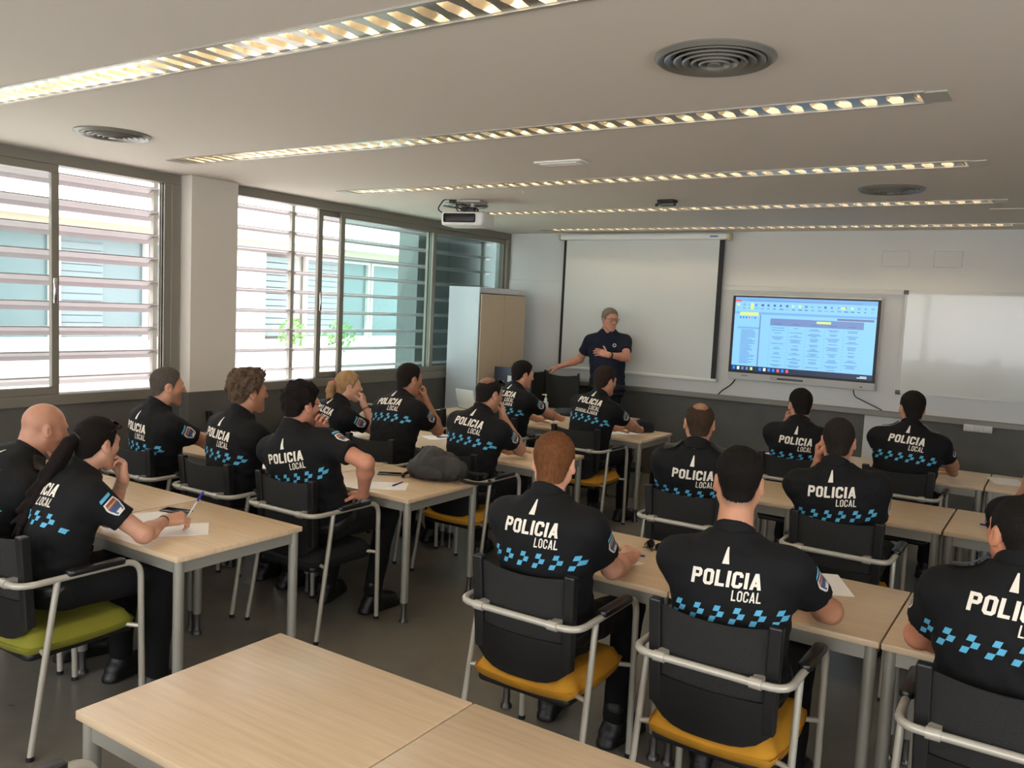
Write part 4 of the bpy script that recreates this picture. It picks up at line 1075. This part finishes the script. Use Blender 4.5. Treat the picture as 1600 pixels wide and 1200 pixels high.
    if g['text']:
        polys = []; a0, a1 = (-.115, .115) if not fem else (-.102, .102)
        polys += word('POLICIA', a0, a1, -.172, -.118, w=.70, t=.235, gap=.12); yb_ = -.176
        polys += word('LOCAL', a1-.094, a1, -.216, -.180, w=.62, t=.17, gap=.13); 
        if g['text'] == 'GUADALAJARA': polys += word('GUADALAJARA', a0+.005, a1-.004, -.253, -.223, w=.62, t=.18, gap=.13)
        polys.append([(-.013,-.098),(.011,-.098),(.006,-.045),(.001,-.045)])
        project('lettering', polys, pfr, bvh, M['letter'], shirt)
        ck = []; s_ = .0195; y0 = -.297 if g['text'] != 'GUADALAJARA' else -.326; shx = .42
        for k in range(-4, 3):
            for r_, cc in ((0,0),(1,1),(2,0)):
                x = k*.067+.012+cc*s_+r_*s_*shx; y = y0+r_*s_; ck.append([(x,y),(x+s_*1.02,y),(x+s_*1.02+shx*s_,y+s_),(x+shx*s_,y+s_)])
        project('checker_print', ck, pfr, bvh, M['check'], shirt)
    if g['text']:
        for sd in (-1, 1):
            Sh, E = arms[sd][:2]; ax = nrm(E-Sh); out = nrm(U*sd*.9+back*g.get('pback', .06)+W*.15); out = nrm(out-ax*(out@ax)); rt = np.cross(out, ax); o = Sh+(E-Sh)*.36
            cells = []; mi = []; hw, hh, cs = .031, .039, .0062
            ny = int(2*hh/cs)
            for j in range(ny):
                y = hh-(j+.5)*cs; tt = (hh-y)/(2*hh); half = hw*(1.0 if tt < .55 else math.sqrt(max(0, 1-((tt-.55)/.46)**2)))*(1-.08*math.cos(tt*9))
                nx = int(half*2/cs)
                for i in range(nx):
                    x = -half+(i+.5)*(2*half/nx); ed = half-abs(x) < .0075 or tt < .07 or tt > .9
                    cells.append([(x-half/nx, y-cs/2), (x+half/nx, y-cs/2), (x+half/nx, y+cs/2), (x-half/nx, y+cs/2)])
                    mi.append(0 if ed else (3 if .2 < tt < .28 else 2 if tt < .36 else 1 if (tt < .62 or abs(x) > .010) else (0 if tt > .75 else 2)))
            project('sleeve_patch', cells, (o, rt, -ax, out), bvh, [M['p_white'], M['p_blue'], M['p_red'], M['p_gold']], shirt, cell=.02, midx=mi, off=.003)
            project('shoulder_tag', [[(-.03,.048),(.026,.048),(.03,.062),(-.026,.062)]], (o, rt, -ax, out), bvh, M['check'], shirt, off=.003)
            if g['epau']:
                o2 = sp.at(.93)+U*sd*.115; project('epaulette', [[(-.055,-.026),(.06,-.03),(.06,.03),(-.055,.026)]], (o2, U*sd, Fc, nrm(W+U*sd*.3)), bvh, M['blackp2'], shirt, off=.012, maxdev=.3)
    # ---------- belt, trousers, boots
    fd = Field(P-.26, P+.26, .01); loft(fd, sp, F, .022, .02, t0=-.05, t1=.035, wide=wd, deep=dp, belly=g['belly'], U0=U)
    bp = fd.mesh()
    if len(bp[0]): mk('belt', [bp], M['blackp'], root)
    lo = np.min([np.minimum(np.minimum(h, k), a) for h, k, a, _ in legs]+[P], 0)-.16; hi = np.max([np.maximum(np.maximum(h, k), a) for h, k, a, _ in legs]+[P], 0)+.16; lo[2] = .06
    fd = Field(lo, hi, .0105); loft(fd, sp, F, .010, .03, t0=-.125, t1=.03, wide=wd, deep=dp, belly=g['belly']*.6, U0=U)
    for h, k, a, toe in legs: fd.cone(h, k, .086, .068, .04); fd.cone(k, a+np.array((0,0,.03)), .068, .052, .03)
    X, Y, Z = fd.grid(); fd.F = fd.F+.003*wob([X, Y, Z], 30, seed+9)
    mk('trousers', [fd.mesh()], M[g['trous']], root)
    for h, k, a, toe in legs:
        f0 = np.array((a[0], a[1], 0)); fd = Field(f0-.24, f0+.24, .0075)
        fd.cone(a+np.array((0,0,.07)), a-np.array((0,0,.03)), .048, .046, .02); fd.cone(f0+np.array((0,0,.05))-toe*.035, f0+toe*.13+np.array((0,0,.043)), .045, .043, .03); fd.cone(f0+np.array((0,0,.07))+toe*.02, f0+toe*.15+np.array((0,0,.045)), .045, .036, .03)
        fd.cone(f0-toe*.05+np.array((0,0,.012)), f0+toe*.165+np.array((0,0,.012)), .045, .046, .006)
        fd.plane((0,0,.002), (0,0,-1), .002); mk('boot', [fd.mesh()], M['boot'], root)
    info = dict(root=root, hl=hl, Rh=Rh, hs=hs, arms=arms, sp=sp, U=U, W=W, Fc=Fc, N=N, bvh=bvh, shirt=shirt, b=b)
    return info

def spectacles(info, dark=False, up=False):
    hl, Rh, root = info['hl'], info['Rh'], info['root']; mb = MB(); z, y = (.003, .103) if not up else (.085, .075); dz = 0 if not up else .018
    fm = M['lens'] if dark else M['blackp']
    for s in (-1, 1):
        c = [hl((s*.033+.024*math.cos(a)*(1 if not dark else 1.1), y-.004*abs(math.cos(a))-(0 if not up else .02*math.sin(a)), z+.018*math.sin(a))) for a in np.linspace(0, 2*PI, 17)[:-1]]
        mb.tube([tuple(p) for p in c], .0026, 6, closed=True)
        mb.tube([tuple(hl(p)) for p in ((s*.058,y-.006,z+.006),(s*.078,y-.03,z+.008),(s*.083,.0,z*.4+.012),(s*.080,-.02,z*.3+.0))] if not up else [tuple(hl(p)) for p in ((s*.06,y-.01,z+.005),(s*.082,y-.04,z-.005),(s*.083,.0,z-.03),(s*.082,-.03,z-.05))], .002, 6)
        if dark: mb.add([tuple(p) for p in c], [tuple(range(16))]); 
    mb.tube([tuple(hl((-.011,y,z+.006))), tuple(hl((0,y+.004,z+.009))), tuple(hl((.011,y,z+.006)))], .0018, 6)
    return mb.build('sunglasses' if dark else 'spectacles', fm, root)
# ------------------------------------------------------------------ the people
HD = {
'bald': (-4.025, 2.130, 1.174), 'pony': (-3.536, 2.100, 1.166), 'grey': (-4.812, 3.330, 1.238), 'brown': (-4.107, 3.400, 1.263), 'glasses': (-3.545, 3.300, 1.250),
'blonde': (-4.693, 4.850, 1.169), 'l3b': (-4.144, 4.930, 1.268), 'sung': (-3.334, 4.830, 1.240), 'l4a': (-4.160, 6.550, 1.235), 'l4b': (-3.313, 6.550, 1.250),
'red': (-1.674, 2.900, 1.240), 'dark': (-0.933, 2.930, 1.272), 'rm': (-0.075, 2.950, 1.241), 'balding': (-1.717, 4.600, 1.244), 'crew': (-0.955, 4.580, 1.240),
'part': (-0.03, 4.600, 1.238), 'r3a': (-1.619, 6.380, 1.231), 'r3b': (-0.889, 6.550, 1.271)}
TB = dict(kind='table'); CHN = dict(kind='chin')
def lap(key, sd): x, y = CH[key][:2]; return dict(kind='w', w=(x+sd*.13, y+.20, .67), f=(-.45*sd, .9, -.15), n=(0,.15,1), curl=.45, pole=(sd*.02,-.6,-.3))
PE = {}
def off(key, label='', **kw):
    x, y = CH[key][:2]; kw['edge'] = min(e for e in (2.165, 3.165, 3.66, 5.05, 5.16, 6.79) if e > y)-y; PE[key] = person(key, label, (x, y, 0), HD[key], kw); return PE[key]
TAN = (.72,.53,.42); PALE = (.80,.62,.52); OLIVE = (.66,.48,.37)
off('bald', knees=.11, label='bald officer bent over the table at the frame edge, black police polo', hy=-8, hp=-14, skin=(.76,.56,.46), style='bald', beard=.15, epau=True, bow=.09, arms={1: dict(kind='chin', p=(.03,.10,-.18)), -1: TB}, ty=-6, wide=1.05)
off('pony', label='officer with long dark ponytail writing with a blue pen', hy=8, hp=-6, skin=(.74,.56,.46), hair=(.085,.06,.05), style='pony', top=.014, side=.010, female=True, bow=.075, ty=-4,
    tail=[(0,-.098,.035),(-.01,-.140,.0),(-.03,-.168,-.08),(-.06,-.195,-.17),(-.09,-.222,-.26),(-.11,-.245,-.34),(-.12,-.26,-.40)], tailr=[.022,.03,.036,.036,.032,.026,.014], tie=(.08,.06,.06),
    arms={1: dict(kind='w', w=(-3.385, 2.335, .80), f=(.35,.93,.05), n=(.45,-.2,.85), curl=.85, thumb=.8, pole=(.9,-.5,-.4)), -1: dict(kind='chin', p=(.045,.125,-.17), f=(-.1,-.1,1), n=(.3,.9,.2), curl=1.0)})
off('grey', knees={1:.0,-1:.16}, label='officer with cropped greying hair and short grey beard near the pillar', hy=-22, hp=-3, skin=TAN, hair=(.30,.27,.245), top=.011, side=.005, beard=.55, arms={1: dict(kind='table', dx=.02, y=.50), -1: TB}, ty=-8)
off('brown', knees={1:.09,-1:.14}, label='officer with tousled wavy brown hair beside the long window', hy=-16, skin=TAN, hair=(.34,.275,.22), style='wavy', top=.040, side=.026, beard=.2, ty=-6, feet=-.05)
off('glasses', label='dark haired officer in spectacles leaning an elbow on the armrest', hy=-6, hp=-4, skin=(.74,.52,.42), hair=(.085,.065,.055), style='wavy', top=.026, side=.016, beard=.5, ty=10, bow=.035, wide=1.06, pel=(.04,-.01,.592), feet=-.10, knees=.16,
    arms={1: dict(kind='w', w=(-3.185, 3.43, .775), f=(-.85,.35,-.12), n=(-.1,.2,1), curl=.42, pole=(1,-.1,.15)), -1: dict(kind='chin', p=(.02,.125,-.17))})
off('blonde', tz=0.020, knees={1:-.05,-1:.15}, label='blonde ponytailed officer with fingers at her mouth', hy=-34, hp=-2, skin=PALE, hair=(.62,.49,.34), style='pony', top=.017, side=.012, female=True, ty=-12, tie=(.75,.3,.35),
    tail=[(0,-.102,.025),(-.005,-.14,.005),(-.01,-.150,-.04),(-.012,-.140,-.09),(-.01,-.13,-.12)], tailr=[.022,.034,.036,.028,.012],
    arms={1: dict(kind='chin', p=(.05,.125,-.15), f=(-.3,-.1,1), curl=1.1), -1: TB})
off('l3b', tz=0.045, knees={1:.08,-1:.14}, label='officer with short dark hair holding both hands before his chin', hy=-12, hp=-4, skin=OLIVE, hair=(.12,.095,.08), top=.012, side=.005, ty=-4, arms={1: dict(kind='chin', p=(.04,.14,-.15), f=(-.25,-.15,1), curl=.7), -1: dict(kind='chin', p=(-.02,.14,-.16), curl=.7)})
off('sung', tz=0.030, label='balding officer with sunglasses pushed up on his head', hy=-14, hp=-8, skin=TAN, hair=(.11,.09,.08), top=.010, side=.006, crown=.058, beard=.25, ty=0, arms={1: dict(kind='chin', p=(.045,.12,-.15), f=(-.35,-.1,.95), curl=1.2), -1: TB})
off('l4a', tz=0.040, label='dark haired officer writing beside the pump bottle', hy=-30, hp=-8, skin=(.76,.56,.46), hair=(.09,.075,.07), top=.018, side=.010, text='GUADALAJARA', ty=-8, arms={1: dict(kind='table', dx=.08, y=.62), -1: TB}, bow=.07)
off('l4b', tz=0.045, label='brown haired officer in front of the instructor next to the cap', hy=-18, hp=-6, skin=TAN, hair=(.17,.13,.105), top=.020, side=.011, text='GUADALAJARA', ty=-6, bow=.075, arms={1: dict(kind='table', dx=.03, y=.60), -1: TB})
off('red', tz=0.030, line=-.008, label='red haired officer with his fist on the table', hy=20, hp=-4, skin=(.82,.62,.52), hair=(.39,.245,.14), top=.014, side=.007, ty=3, arms={1: dict(kind='w', w=(-1.50, 3.30, .795), f=(-.35,.9,0.1), n=(.35,-.1,.9), curl=1.15, thumb=.9, pole=(.3,-.25,-1)), -1: TB}, feet={1: -.08, -1: -.02}, knees=.165)
off('dark', tz=0.000, label='officer with dark fade haircut, back squarely to the camera', hy=17, neck=(0,0,-.05), skin=(.74,.54,.42), hair=(.075,.06,.052), top=.017, side=.006, line=.010, fade=.055, ty=9, wide=1.06, arms={1: dict(kind='table', dx=-.02, y=.40, out=1.), -1: dict(kind='table', dx=.02, y=.40, out=1.)}, knees=.165)
off('rm', tz=0.030, neck=(0,0,.03), label='officer with buzz cut cut off by the frame edge, elbow on the table', hy=30, skin=(.76,.52,.40), hair=(.10,.085,.075), top=.006, side=.004, ty=-3, wide=1.08, epau=True, arms={1: TB, -1: dict(kind='table', dx=.10, y=.33, out=1.2)})
off('balding', tz=0.010, label='officer with thinning brown crown in the aisle seat', hy=22, skin=TAN, hair=(.22,.165,.12), top=.009, side=.006, crown=.045, ty=10, epau=True, bow=.015, pel=(0,.0,.592), arms={1: lap('balding', 1), -1: lap('balding', -1)}, wide=1.05)
off('crew', tz=0.030, label='officer with cropped dark hair resting his cheek on one hand', hy=13, skin=(.74,.52,.41), hair=(.14,.115,.095), top=.008, side=.005, ty=2, wide=1.05, bow=.06, arms={1: lap('crew', 1), -1: dict(kind='chin', p=(-.085,.06,-.13), f=(.05,-.05,1), n=(-.8,.5,.1), curl=.8)})
off('part', knees={1:.08,-1:.15}, label='officer mostly out of frame in the second row, hand at face', hy=30, hp=-6, skin=OLIVE, hair=(.08,.07,.06), top=.012, side=.006, ty=6, arms={1: TB, -1: dict(kind='chin', p=(-.04,.12,-.15))})
off('r3a', tz=0.020, label='officer beneath the interactive display with hand at his chin', hy=34, hp=-2, skin=TAN, hair=(.085,.07,.06), top=.012, side=.007, beard=.4, ty=6, arms={1: TB, -1: dict(kind='chin', p=(-.05,.12,-.16), curl=.9)})
off('r3b', tz=0.030, label='bearded officer with shoulder straps beneath the whiteboard', hy=26, hp=2, skin=TAN, hair=(.11,.09,.075), top=.013, side=.006, beard=.8, ty=0, epau=True, bow=.04, wide=1.1, arms={1: dict(kind='table', dx=.06, y=.50, out=1.), -1: TB})
spectacles(PE['glasses']); spectacles(PE['sung'], True, True); spectacles(PE['pony'], True, True)

mb_ = (-4.325, 8.60, 0)
man = person('man', 'instructor with glasses in navy polo standing with one arm stretched out', mb_, (-4.332, 8.59, 1.757), dict(ty=202, hy=236, hp=-4, skin=(.78,.56,.47), hair=(.47,.42,.37), top=.018, side=.012, stand=True, pel=(0,0,.985), bow=.02, text=None, cloth='polo', trous='navytr', wide=1.08, belly=.03, vneck=True, beard=.12, sc=1.02,
   arms={1: dict(kind='w', w=(-4.895, 8.47, 1.185), f=(-.92,-.2,-.25), n=(0,-.25,1), curl=.5, pole=(-.3,.6,-.8)), -1: dict(kind='w', w=(-4.17, 8.28, 1.375), f=(-.9,-.25,.22), n=(.3,-.75,.55), curl=.25, thumb=-.2, spread=.12, pole=(.9,.1,-.8))}))
spectacles(man)
o = man['N']; pj = [[(math.cos(a)*.021+.085, -.155+math.sin(a)*.021), (math.cos(a+.5236)*.021+.085, -.155+math.sin(a+.5236)*.021), (math.cos(a+.5236)*.012+.085, -.155+math.sin(a+.5236)*.012), (math.cos(a)*.012+.085, -.155+math.sin(a)*.012)] for a in np.arange(12)*PI/6]
project('chest_badge', pj, (o, -man['U'], man['W'], man['Fc']), man['bvh'], M['p_white'], man['shirt'])
sh, el, wp = man['arms'][-1][:3]; ax = nrm(wp-el); c = wp-ax*.03; u = nrm(np.cross(ax, (0,0,1))); v = np.cross(ax, u)
wm = MB().tube([tuple(c-ax*.01), tuple(c+ax*.01)], .033, 16); wm.rbox(-.018,.018,-.02,.02,.026,.037,.006,3, Matrix.Translation(c) @ Matrix(np.array([u, ax, v]).T.tolist()).to_4x4()); wm.build('wrist_watch', M['blackp'], man['root'])
def wristband(p, sd, m, k=.03, r=.030, w=.012):
    sh, el, wp = PE[p]['arms'][sd][:3]; ax = nrm(wp-el); c = wp-ax*k; MB().tube([tuple(c-ax*w/2), tuple(c+ax*w/2)], r, 16).build('wristband', m, PE[p]['root'])
wristband('pony', 1, M['gasket'], .02, .027); wristband('pony', -1, mat('tan strap', (.66,.55,.46), .6), .03, .028, .018); wristband('blonde', 1, mat('red band', (.6,.25,.22), .6), .03, .028, .01)
# ------------------------------------------------------------------ things on the tables and floor
M['phone'] = mat('dark phone glass', (.10,.11,.13), .15)
M['blue'] = mat('blue plastic', (.08,.10,.52), .35)
M['clearp'] = mat('clear plastic', (.78,.80,.80), .2)
M['pack'] = mat('dark grey nylon', (.20,.20,.19), .75, bump=.3, bscale=260)
M['beige'] = mat('beige canvas', (.62,.57,.48), .85, bump=.2, bscale=300)
M['steel'] = mat('brushed steel', (.62,.62,.62), .35, metal=.8)
def sheet_of_paper(x, y, a, label, w=.21, h=.297):
    mb = MB().box(-w/2, w/2, -h/2, h/2, 0, .0014); o = mb.build('paper_sheet', M['paper']); o.location = (x, y, T+.0006); o.rotation_euler = (0, 0, math.radians(a)); tag(o, label, 'paper', 'sheets of paper on the tables')
def pen(p0, p1, label, body='clearp', capm='blue', cap0=.65):
    p0, p1 = Vector(p0), Vector(p1); t = thing('pen', label, 'pen', p0); d = p1-p0
    MB().tube([(0,0,0), tuple(d*.1), tuple(d*cap0)], .0042, 8, rs=[.0012,.004,.0042]).build('barrel', M[body], t); MB().tube([tuple(d*cap0), tuple(d)], .0052, 8).build('cap', M[capm], t)
def phone(x, y, a, label):
    t = thing('phone', label, 'phone', (x, y, T), math.radians(a)); MB().rbox(-.037, .037, -.077, .077, .0005, .0085, .01, 4).build('case', M['collar'], t); MB().rbox(-.0335, .0335, -.0735, .0735, .0085, .0092, .008, 4).build('screen', M['phone'], t)
phone(-3.72, 2.63, -72, 'dark phone lying beside the hand with the pen')
phone(-3.60, 4.12, -58, 'dark phone lying beside the backpack')
sheet_of_paper(-3.43, 2.42, -38, 'white sheet under the forearm of the ponytailed officer')
sheet_of_paper(-3.72, 2.42, -20, 'white sheet by the propped elbow of the ponytailed officer')
sheet_of_paper(-3.40, 3.83, -55, 'white sheet between phone and pen in front of the backpack')
sheet_of_paper(-4.32, 5.58, -30, 'white sheet with a pen on it behind the clasped hands')
sheet_of_paper(-3.60, 5.52, 20, 'white sheet by the elbow of the balding officer with sunglasses')
sheet_of_paper(-4.33, 7.36, 30, 'white sheet by the forearm of the officer with the pump bottle')
sheet_of_paper(-3.38, 7.06, -15, 'white sheet by the elbow of the officer next to the cap')
sheet_of_paper(-1.66, 3.36, -25, 'white sheet under the fist of the red haired officer')
sheet_of_paper(-.80, 3.72, 25, 'white sheet peeking past the shoulder of the officer with fade haircut')
sheet_of_paper(-.30, 7.22, 15, 'white sheet on the table near the power sockets')
sheet_of_paper(-1.93, 7.05, -20, 'pale sheet beside the officer beneath the interactive display')
pen((-3.352, 2.425, .80), (-3.30, 2.475, .925), 'blue capped pen held up by the ponytailed officer')
pen((-3.375, 3.99, T+.006), (-3.345, 3.86, T+.006), 'short blue pen lying in front of the backpack', 'blue')
pen((-4.25, 5.62, T+.008), (-4.33, 5.53, T+.008), 'dark pen lying on the white sheet by the clasped hands', 'blue')
pen((-1.63, 3.44, T+.03), (-1.535, 3.53, T+.012), 'blue capped pen in the fist of the red haired officer')
pen((-.20, 5.46, T+.006), (-.335, 5.485, T+.006), 'blue pen lying alone on the clear table', cap0=.6)
# spectacles on the table
t = thing('folded_glasses', 'dark folded glasses lying on the table by the blue pen', 'glasses', (-1.56, 3.70, T), math.radians(-30))
for s in (-1, 1):
    mb = MB(); c = [(s*.033+.026*math.cos(a), .012*math.sin(a)*.6, .02+.018*math.sin(a)) for a in np.linspace(0, 2*PI, 15)[:-1]]
    mb.tube(c, .003, 6, closed=True); mb.add(c, [tuple(range(14))]); mb.build('lens', M['lens'], t)
mb = MB(); mb.tube([(-.01,0,.024),(.01,0,.024)], .003, 6); mb.tube([(-.06,.0,.025),(-.055,-.02,.012),(.03,-.035,.006)], .003, 6); mb.tube([(.06,0,.025),(.055,-.03,.016),(-.03,-.045,.01)], .003, 6); mb.build('temples', M['blackp'], t)
# backpack
def lump(name, m, parent, prims, h=.007, amp=.004, f=34, seed=1):
    P = np.array([q for p in prims for q in ((np.array(p[0])-max(np.ravel(p[1]))-.03), (np.array(p[0])+max(np.ravel(p[1]))+.03))]); fd = Field(P.min(0), P.max(0), h)
    for c, r, k in prims: fd.ell(c, r, None, k)
    X, Y, Z = fd.grid(); fd.F = fd.F+amp*wob([X, Y, Z], f, seed); fd.plane((0,0,.001), (0,0,-1), .004); return mk(name, [fd.mesh()], m, parent)
t = thing('backpack', 'dark grey slouching backpack on the table corner', 'backpack', (-3.29, 4.24, T), math.radians(6))
lump('bag', M['pack'], t, [((-.03,0,.07),(.18,.125,.085),.03), ((-.06,.01,.125),(.10,.09,.075),.04), ((.07,.0,.075),(.13,.10,.07),.025), ((-.14,-.02,.05),(.07,.09,.06),.025), ((-.01,-.06,.10),(.10,.06,.06),.015), ((.03,.05,.12),(.07,.05,.045),.02)], h=.006, amp=.007, f=40)
lump('front_pocket', M['pack'], t, [((-.02,-.105,.055),(.115,.035,.045),.02)], h=.006, amp=.004, f=45, seed=3)
for pts, nm in (([(-.185,-.03,.03),(-.21,-.08,.02),(-.19,-.13,.012)], 'strap'), ([(.15,-.04,.05),(.22,-.06,.02),(.30,-.03,.014),(.36,.03,.012),(.33,.07,.02)], 'shoulder_strap'), ([(.16,.03,.07),(.24,.06,.05),(.31,.08,.06),(.30,.05,.03)], 'shoulder_strap')):
    mb = MB().tube(bend(pts, .05), .011, 8); mb.build(nm, M['blackc'], t)
mb = MB().tube(bend([(-.13,-.08,.085),(-.05,-.075,.155),(.06,-.07,.13),(.13,-.07,.09)], .06), .0035, 6); mb.build('zipper', M['collar'], t)
# cap
t = thing('police_cap', 'dark police cap with round pale emblem on the table corner', 'cap', (-3.29, 7.37, T), math.radians(150))
cp = MB(); vs = []; fs = []; n = 28
prof = [(.088,.0),(.091,.03),(.088,.06),(.078,.085),(.055,.102),(.025,.110),(.004,.112)]
for r, z in prof:
    for k in range(n):
        a = 2*PI*k/n; bulge = 1+.08*max(0, math.sin(a)); vs.append((r*math.cos(a)*.95, r*math.sin(a)*1.08*bulge, z*(1+.12*max(0, math.sin(a))*(z > .03))))
fs = [(i*n+k, i*n+(k+1) % n, (i+1)*n+(k+1) % n, (i+1)*n+k) for i in range(len(prof)-1) for k in range(n)]+[tuple((len(prof)-1)*n+k for k in range(n))]
cp.add(vs, fs, True); cp.build('crown', M['navy'], t)
vb = MB(); vs = []; m_ = 14
for lay in (0, 1):
    for j in range(4):
        for i in range(m_+1):
            a = PI*.14+PI*.72*i/m_; r = .092+.066*j/3*math.sin((a-PI*.14)/(PI*.72)*PI)**.5; vs.append((r*math.cos(a)*.95, r*math.sin(a)*1.12, .012+(.004 if lay else 0)-.012*(abs(math.cos(a)))*j/3))
fs = []
for lay in (0, 1):
    for j in range(3):
        for i in range(m_): a = lay*4*(m_+1)+j*(m_+1)+i; fs.append((a, a+1, a+m_+2, a+m_+1))
vb.add(vs, fs, True); vb.build('visor', M['navy'], t)
eb = MB(); eb.lathe([(.026,0),(.026,.004),(.001,.005)], 20, (0,0,0), Matrix.Translation((0,.107,.066)) @ Matrix.Rotation(math.radians(-72), 4, 'X')); em = eb.build('emblem', M['p_white'], t)
eb = MB(); eb.lathe([(.013,.004),(.013,.0065),(.001,.007)], 16, (0,0,0), Matrix.Translation((0,.107,.066)) @ Matrix.Rotation(math.radians(-72), 4, 'X')); eb.build('emblem_centre', M['p_gold'], em)
# laptop
t = thing('laptop', 'open white laptop seen from behind its lid', 'laptop', (-5.36, 7.34, T), math.radians(-14))
MB().rbox(-.15, .15, -.0, .21, .001, .016, .012, 4).build('base', M['white'], t)
MB().rbox(-.15, .15, 0, .2, -.004, .004, .012, 4, Matrix.Translation((0,.004,.016)) @ Matrix.Rotation(math.radians(103), 4, 'X')).build('lid', M['white'], t)
# monitor
t = thing('monitor', 'flat monitor seen from behind with a white label', 'monitor', (-5.215, 8.0, T))
MB().rbox(-.25, .25, -.012, .02, .12, .43, .012, 3).build('shell', mat('blue grey plastic', (.22,.26,.33), .4), t)
MB().box(-.06, .04, -.016, -.011, .27, .34).build('label', M['paper'], t)
mb = MB(); mb.rbox(-.03, .03, -.035, -.01, .02, .28, .01); mb.rbox(-.11, .11, -.10, .06, .0, .014, .03, 4); mb.build('stand', M['blackp'], t)
# pump bottle
t = thing('pump_bottle', 'clear pump bottle with white top', 'bottle', (-4.60, 7.72, T))
MB().lathe([(.030,0),(.033,.006),(.033,.11),(.028,.128),(.013,.138),(.013,.146)], 20).build('body', M['clearp'], t)
mb = MB().lathe([(.015,.14),(.015,.165),(.006,.167),(.006,.195),(.011,.197),(.011,.207),(.002,.208)], 16); mb.tube([(0,0,.203),(-.04,-.01,.200)], .006, 8); mb.build('pump', M['white'], t)
t = tag(lump('pouch', mat('dark grey cloth', (.16,.17,.19), .8), None, [((0,0,.03),(.15,.09,.045),.03), ((.06,0,.04),(.09,.08,.045),.03)], seed=4), 'low dark pouch on the table beside the pump bottle', 'pouch'); t.location = (-4.38, 7.78, T)
# tumbler
t = thing('tumbler', 'dark tumbler standing behind the red haired head', 'cup', (-3.36, 5.60, T)); MB().lathe([(.03,0),(.034,.005),(.042,.125),(.044,.13)], 20).build('cup', M['navy'], t); MB().lathe([(.046,.128),(.046,.14),(.002,.146)], 20).build('lid', M['collar'], t)
# bin and bags
t = thing('waste_bin', 'metal waste bin with black liner under the front tables', 'bin', (-3.60, 7.78, 0)); MB().lathe([(.10,0),(.105,.004),(.122,.30),(.124,.31)], 28).build('bucket', M['steel'], t); MB().lathe([(.126,.26),(.129,.31),(.122,.318),(.118,.312)], 28).build('liner', M['blackp'], t)
t = tag(lump('rucksack', M['blackc'], None, [((0,0,.2),(.15,.12,.22),.03), ((0,-.08,.14),(.12,.06,.12),.03)], h=.011, amp=.006, f=20, seed=7), 'black rucksack standing on the floor beside the waste bin', 'rucksack'); t.location = (-3.26, 7.86, 0)
t = thing('shoulder_bag', 'beige canvas bag behind the raised hand of the blonde officer', 'bag', (-5.10, 5.56, T)); lump('bag', M['beige'], t, [((0,0,.075),(.13,.07,.09),.03), ((.06,0,.09),(.08,.06,.08),.03)], seed=9); MB().tube(bend([(-.09,0,.13),(-.06,0,.2),(.04,0,.2),(.09,0,.14)], .05), .009, 8).build('handle', M['beige'], t)
# swivel chairs of the instructor
def swivel(x, y, rz, label):
    t = thing('office_chair', label, 'chair', (x, y, 0), math.radians(rz), 'black swivel chairs behind the front tables')
    mb = MB()
    for k in range(5):
        a = 2*PI*k/5; mb.tube([(0,0,.09), (.205*math.cos(a), .205*math.sin(a), .07)], .018, 8, rs=[.025,.015])
    mb.tube([(0,0,.08),(0,0,.42)], .025, 12); mb.build('base', M['blackp'], t)
    for k in range(5):
        a = 2*PI*k/5; w = MB(); w.lathe([(.001,-.012),(.026,-.012),(.028,0),(.026,.012),(.001,.012)], 14, (0,0,0), Matrix.Translation((.205*math.cos(a), .205*math.sin(a), .029)) @ Matrix.Rotation(PI/2, 4, 'Y')); w.build('caster', M['blackp'], t)
    MB().rbox(-.21, .21, -.2, .22, .42, .49, .06, 4).build('seat', M['blacku'], t)
    bb = MB(); vs = []; nx, nz = 8, 6
    for lay in (0, .012):
        for j in range(nz+1):
            for i in range(nx+1):
                u = -1+2*i/nx; z = .56+.56*j/nz-(.022*(1-u*u) if j == nz else 0); vs.append((u*.2, -.215-.03*(1-u*u)-.03*j/nz+lay, z))
    N_ = (nx+1)*(nz+1); fs = [(q*N_+j*(nx+1)+i, q*N_+j*(nx+1)+i+1, q*N_+(j+1)*(nx+1)+i+1, q*N_+(j+1)*(nx+1)+i) for q in (0,1) for j in range(nz) for i in range(nx)]+[(nz*(nx+1)+i, nz*(nx+1)+i+1, N_+nz*(nx+1)+i+1, N_+nz*(nx+1)+i) for i in range(nx)]
    bb.add(vs, fs, True); bb.build('back_mesh', M['mesh'], t)
    for s in (-1, 1): MB().tube([(s*.205,-.205,.50),(s*.205,-.21,.8),(s*.205,-.235,1.14)], .014, 8).build('back_post', M['blackp'], t)
    MB().tube(bend([(0,-.1,.43),(0,-.24,.45),(0,-.25,.62)], .06), .022, 8).build('back_bracket', M['blackp'], t)
swivel(-4.745, 8.54, 0, 'black mesh swivel chair right beside the standing instructor')
swivel(-5.20, 8.66, -8, 'black mesh swivel chair under the hand of the instructor')
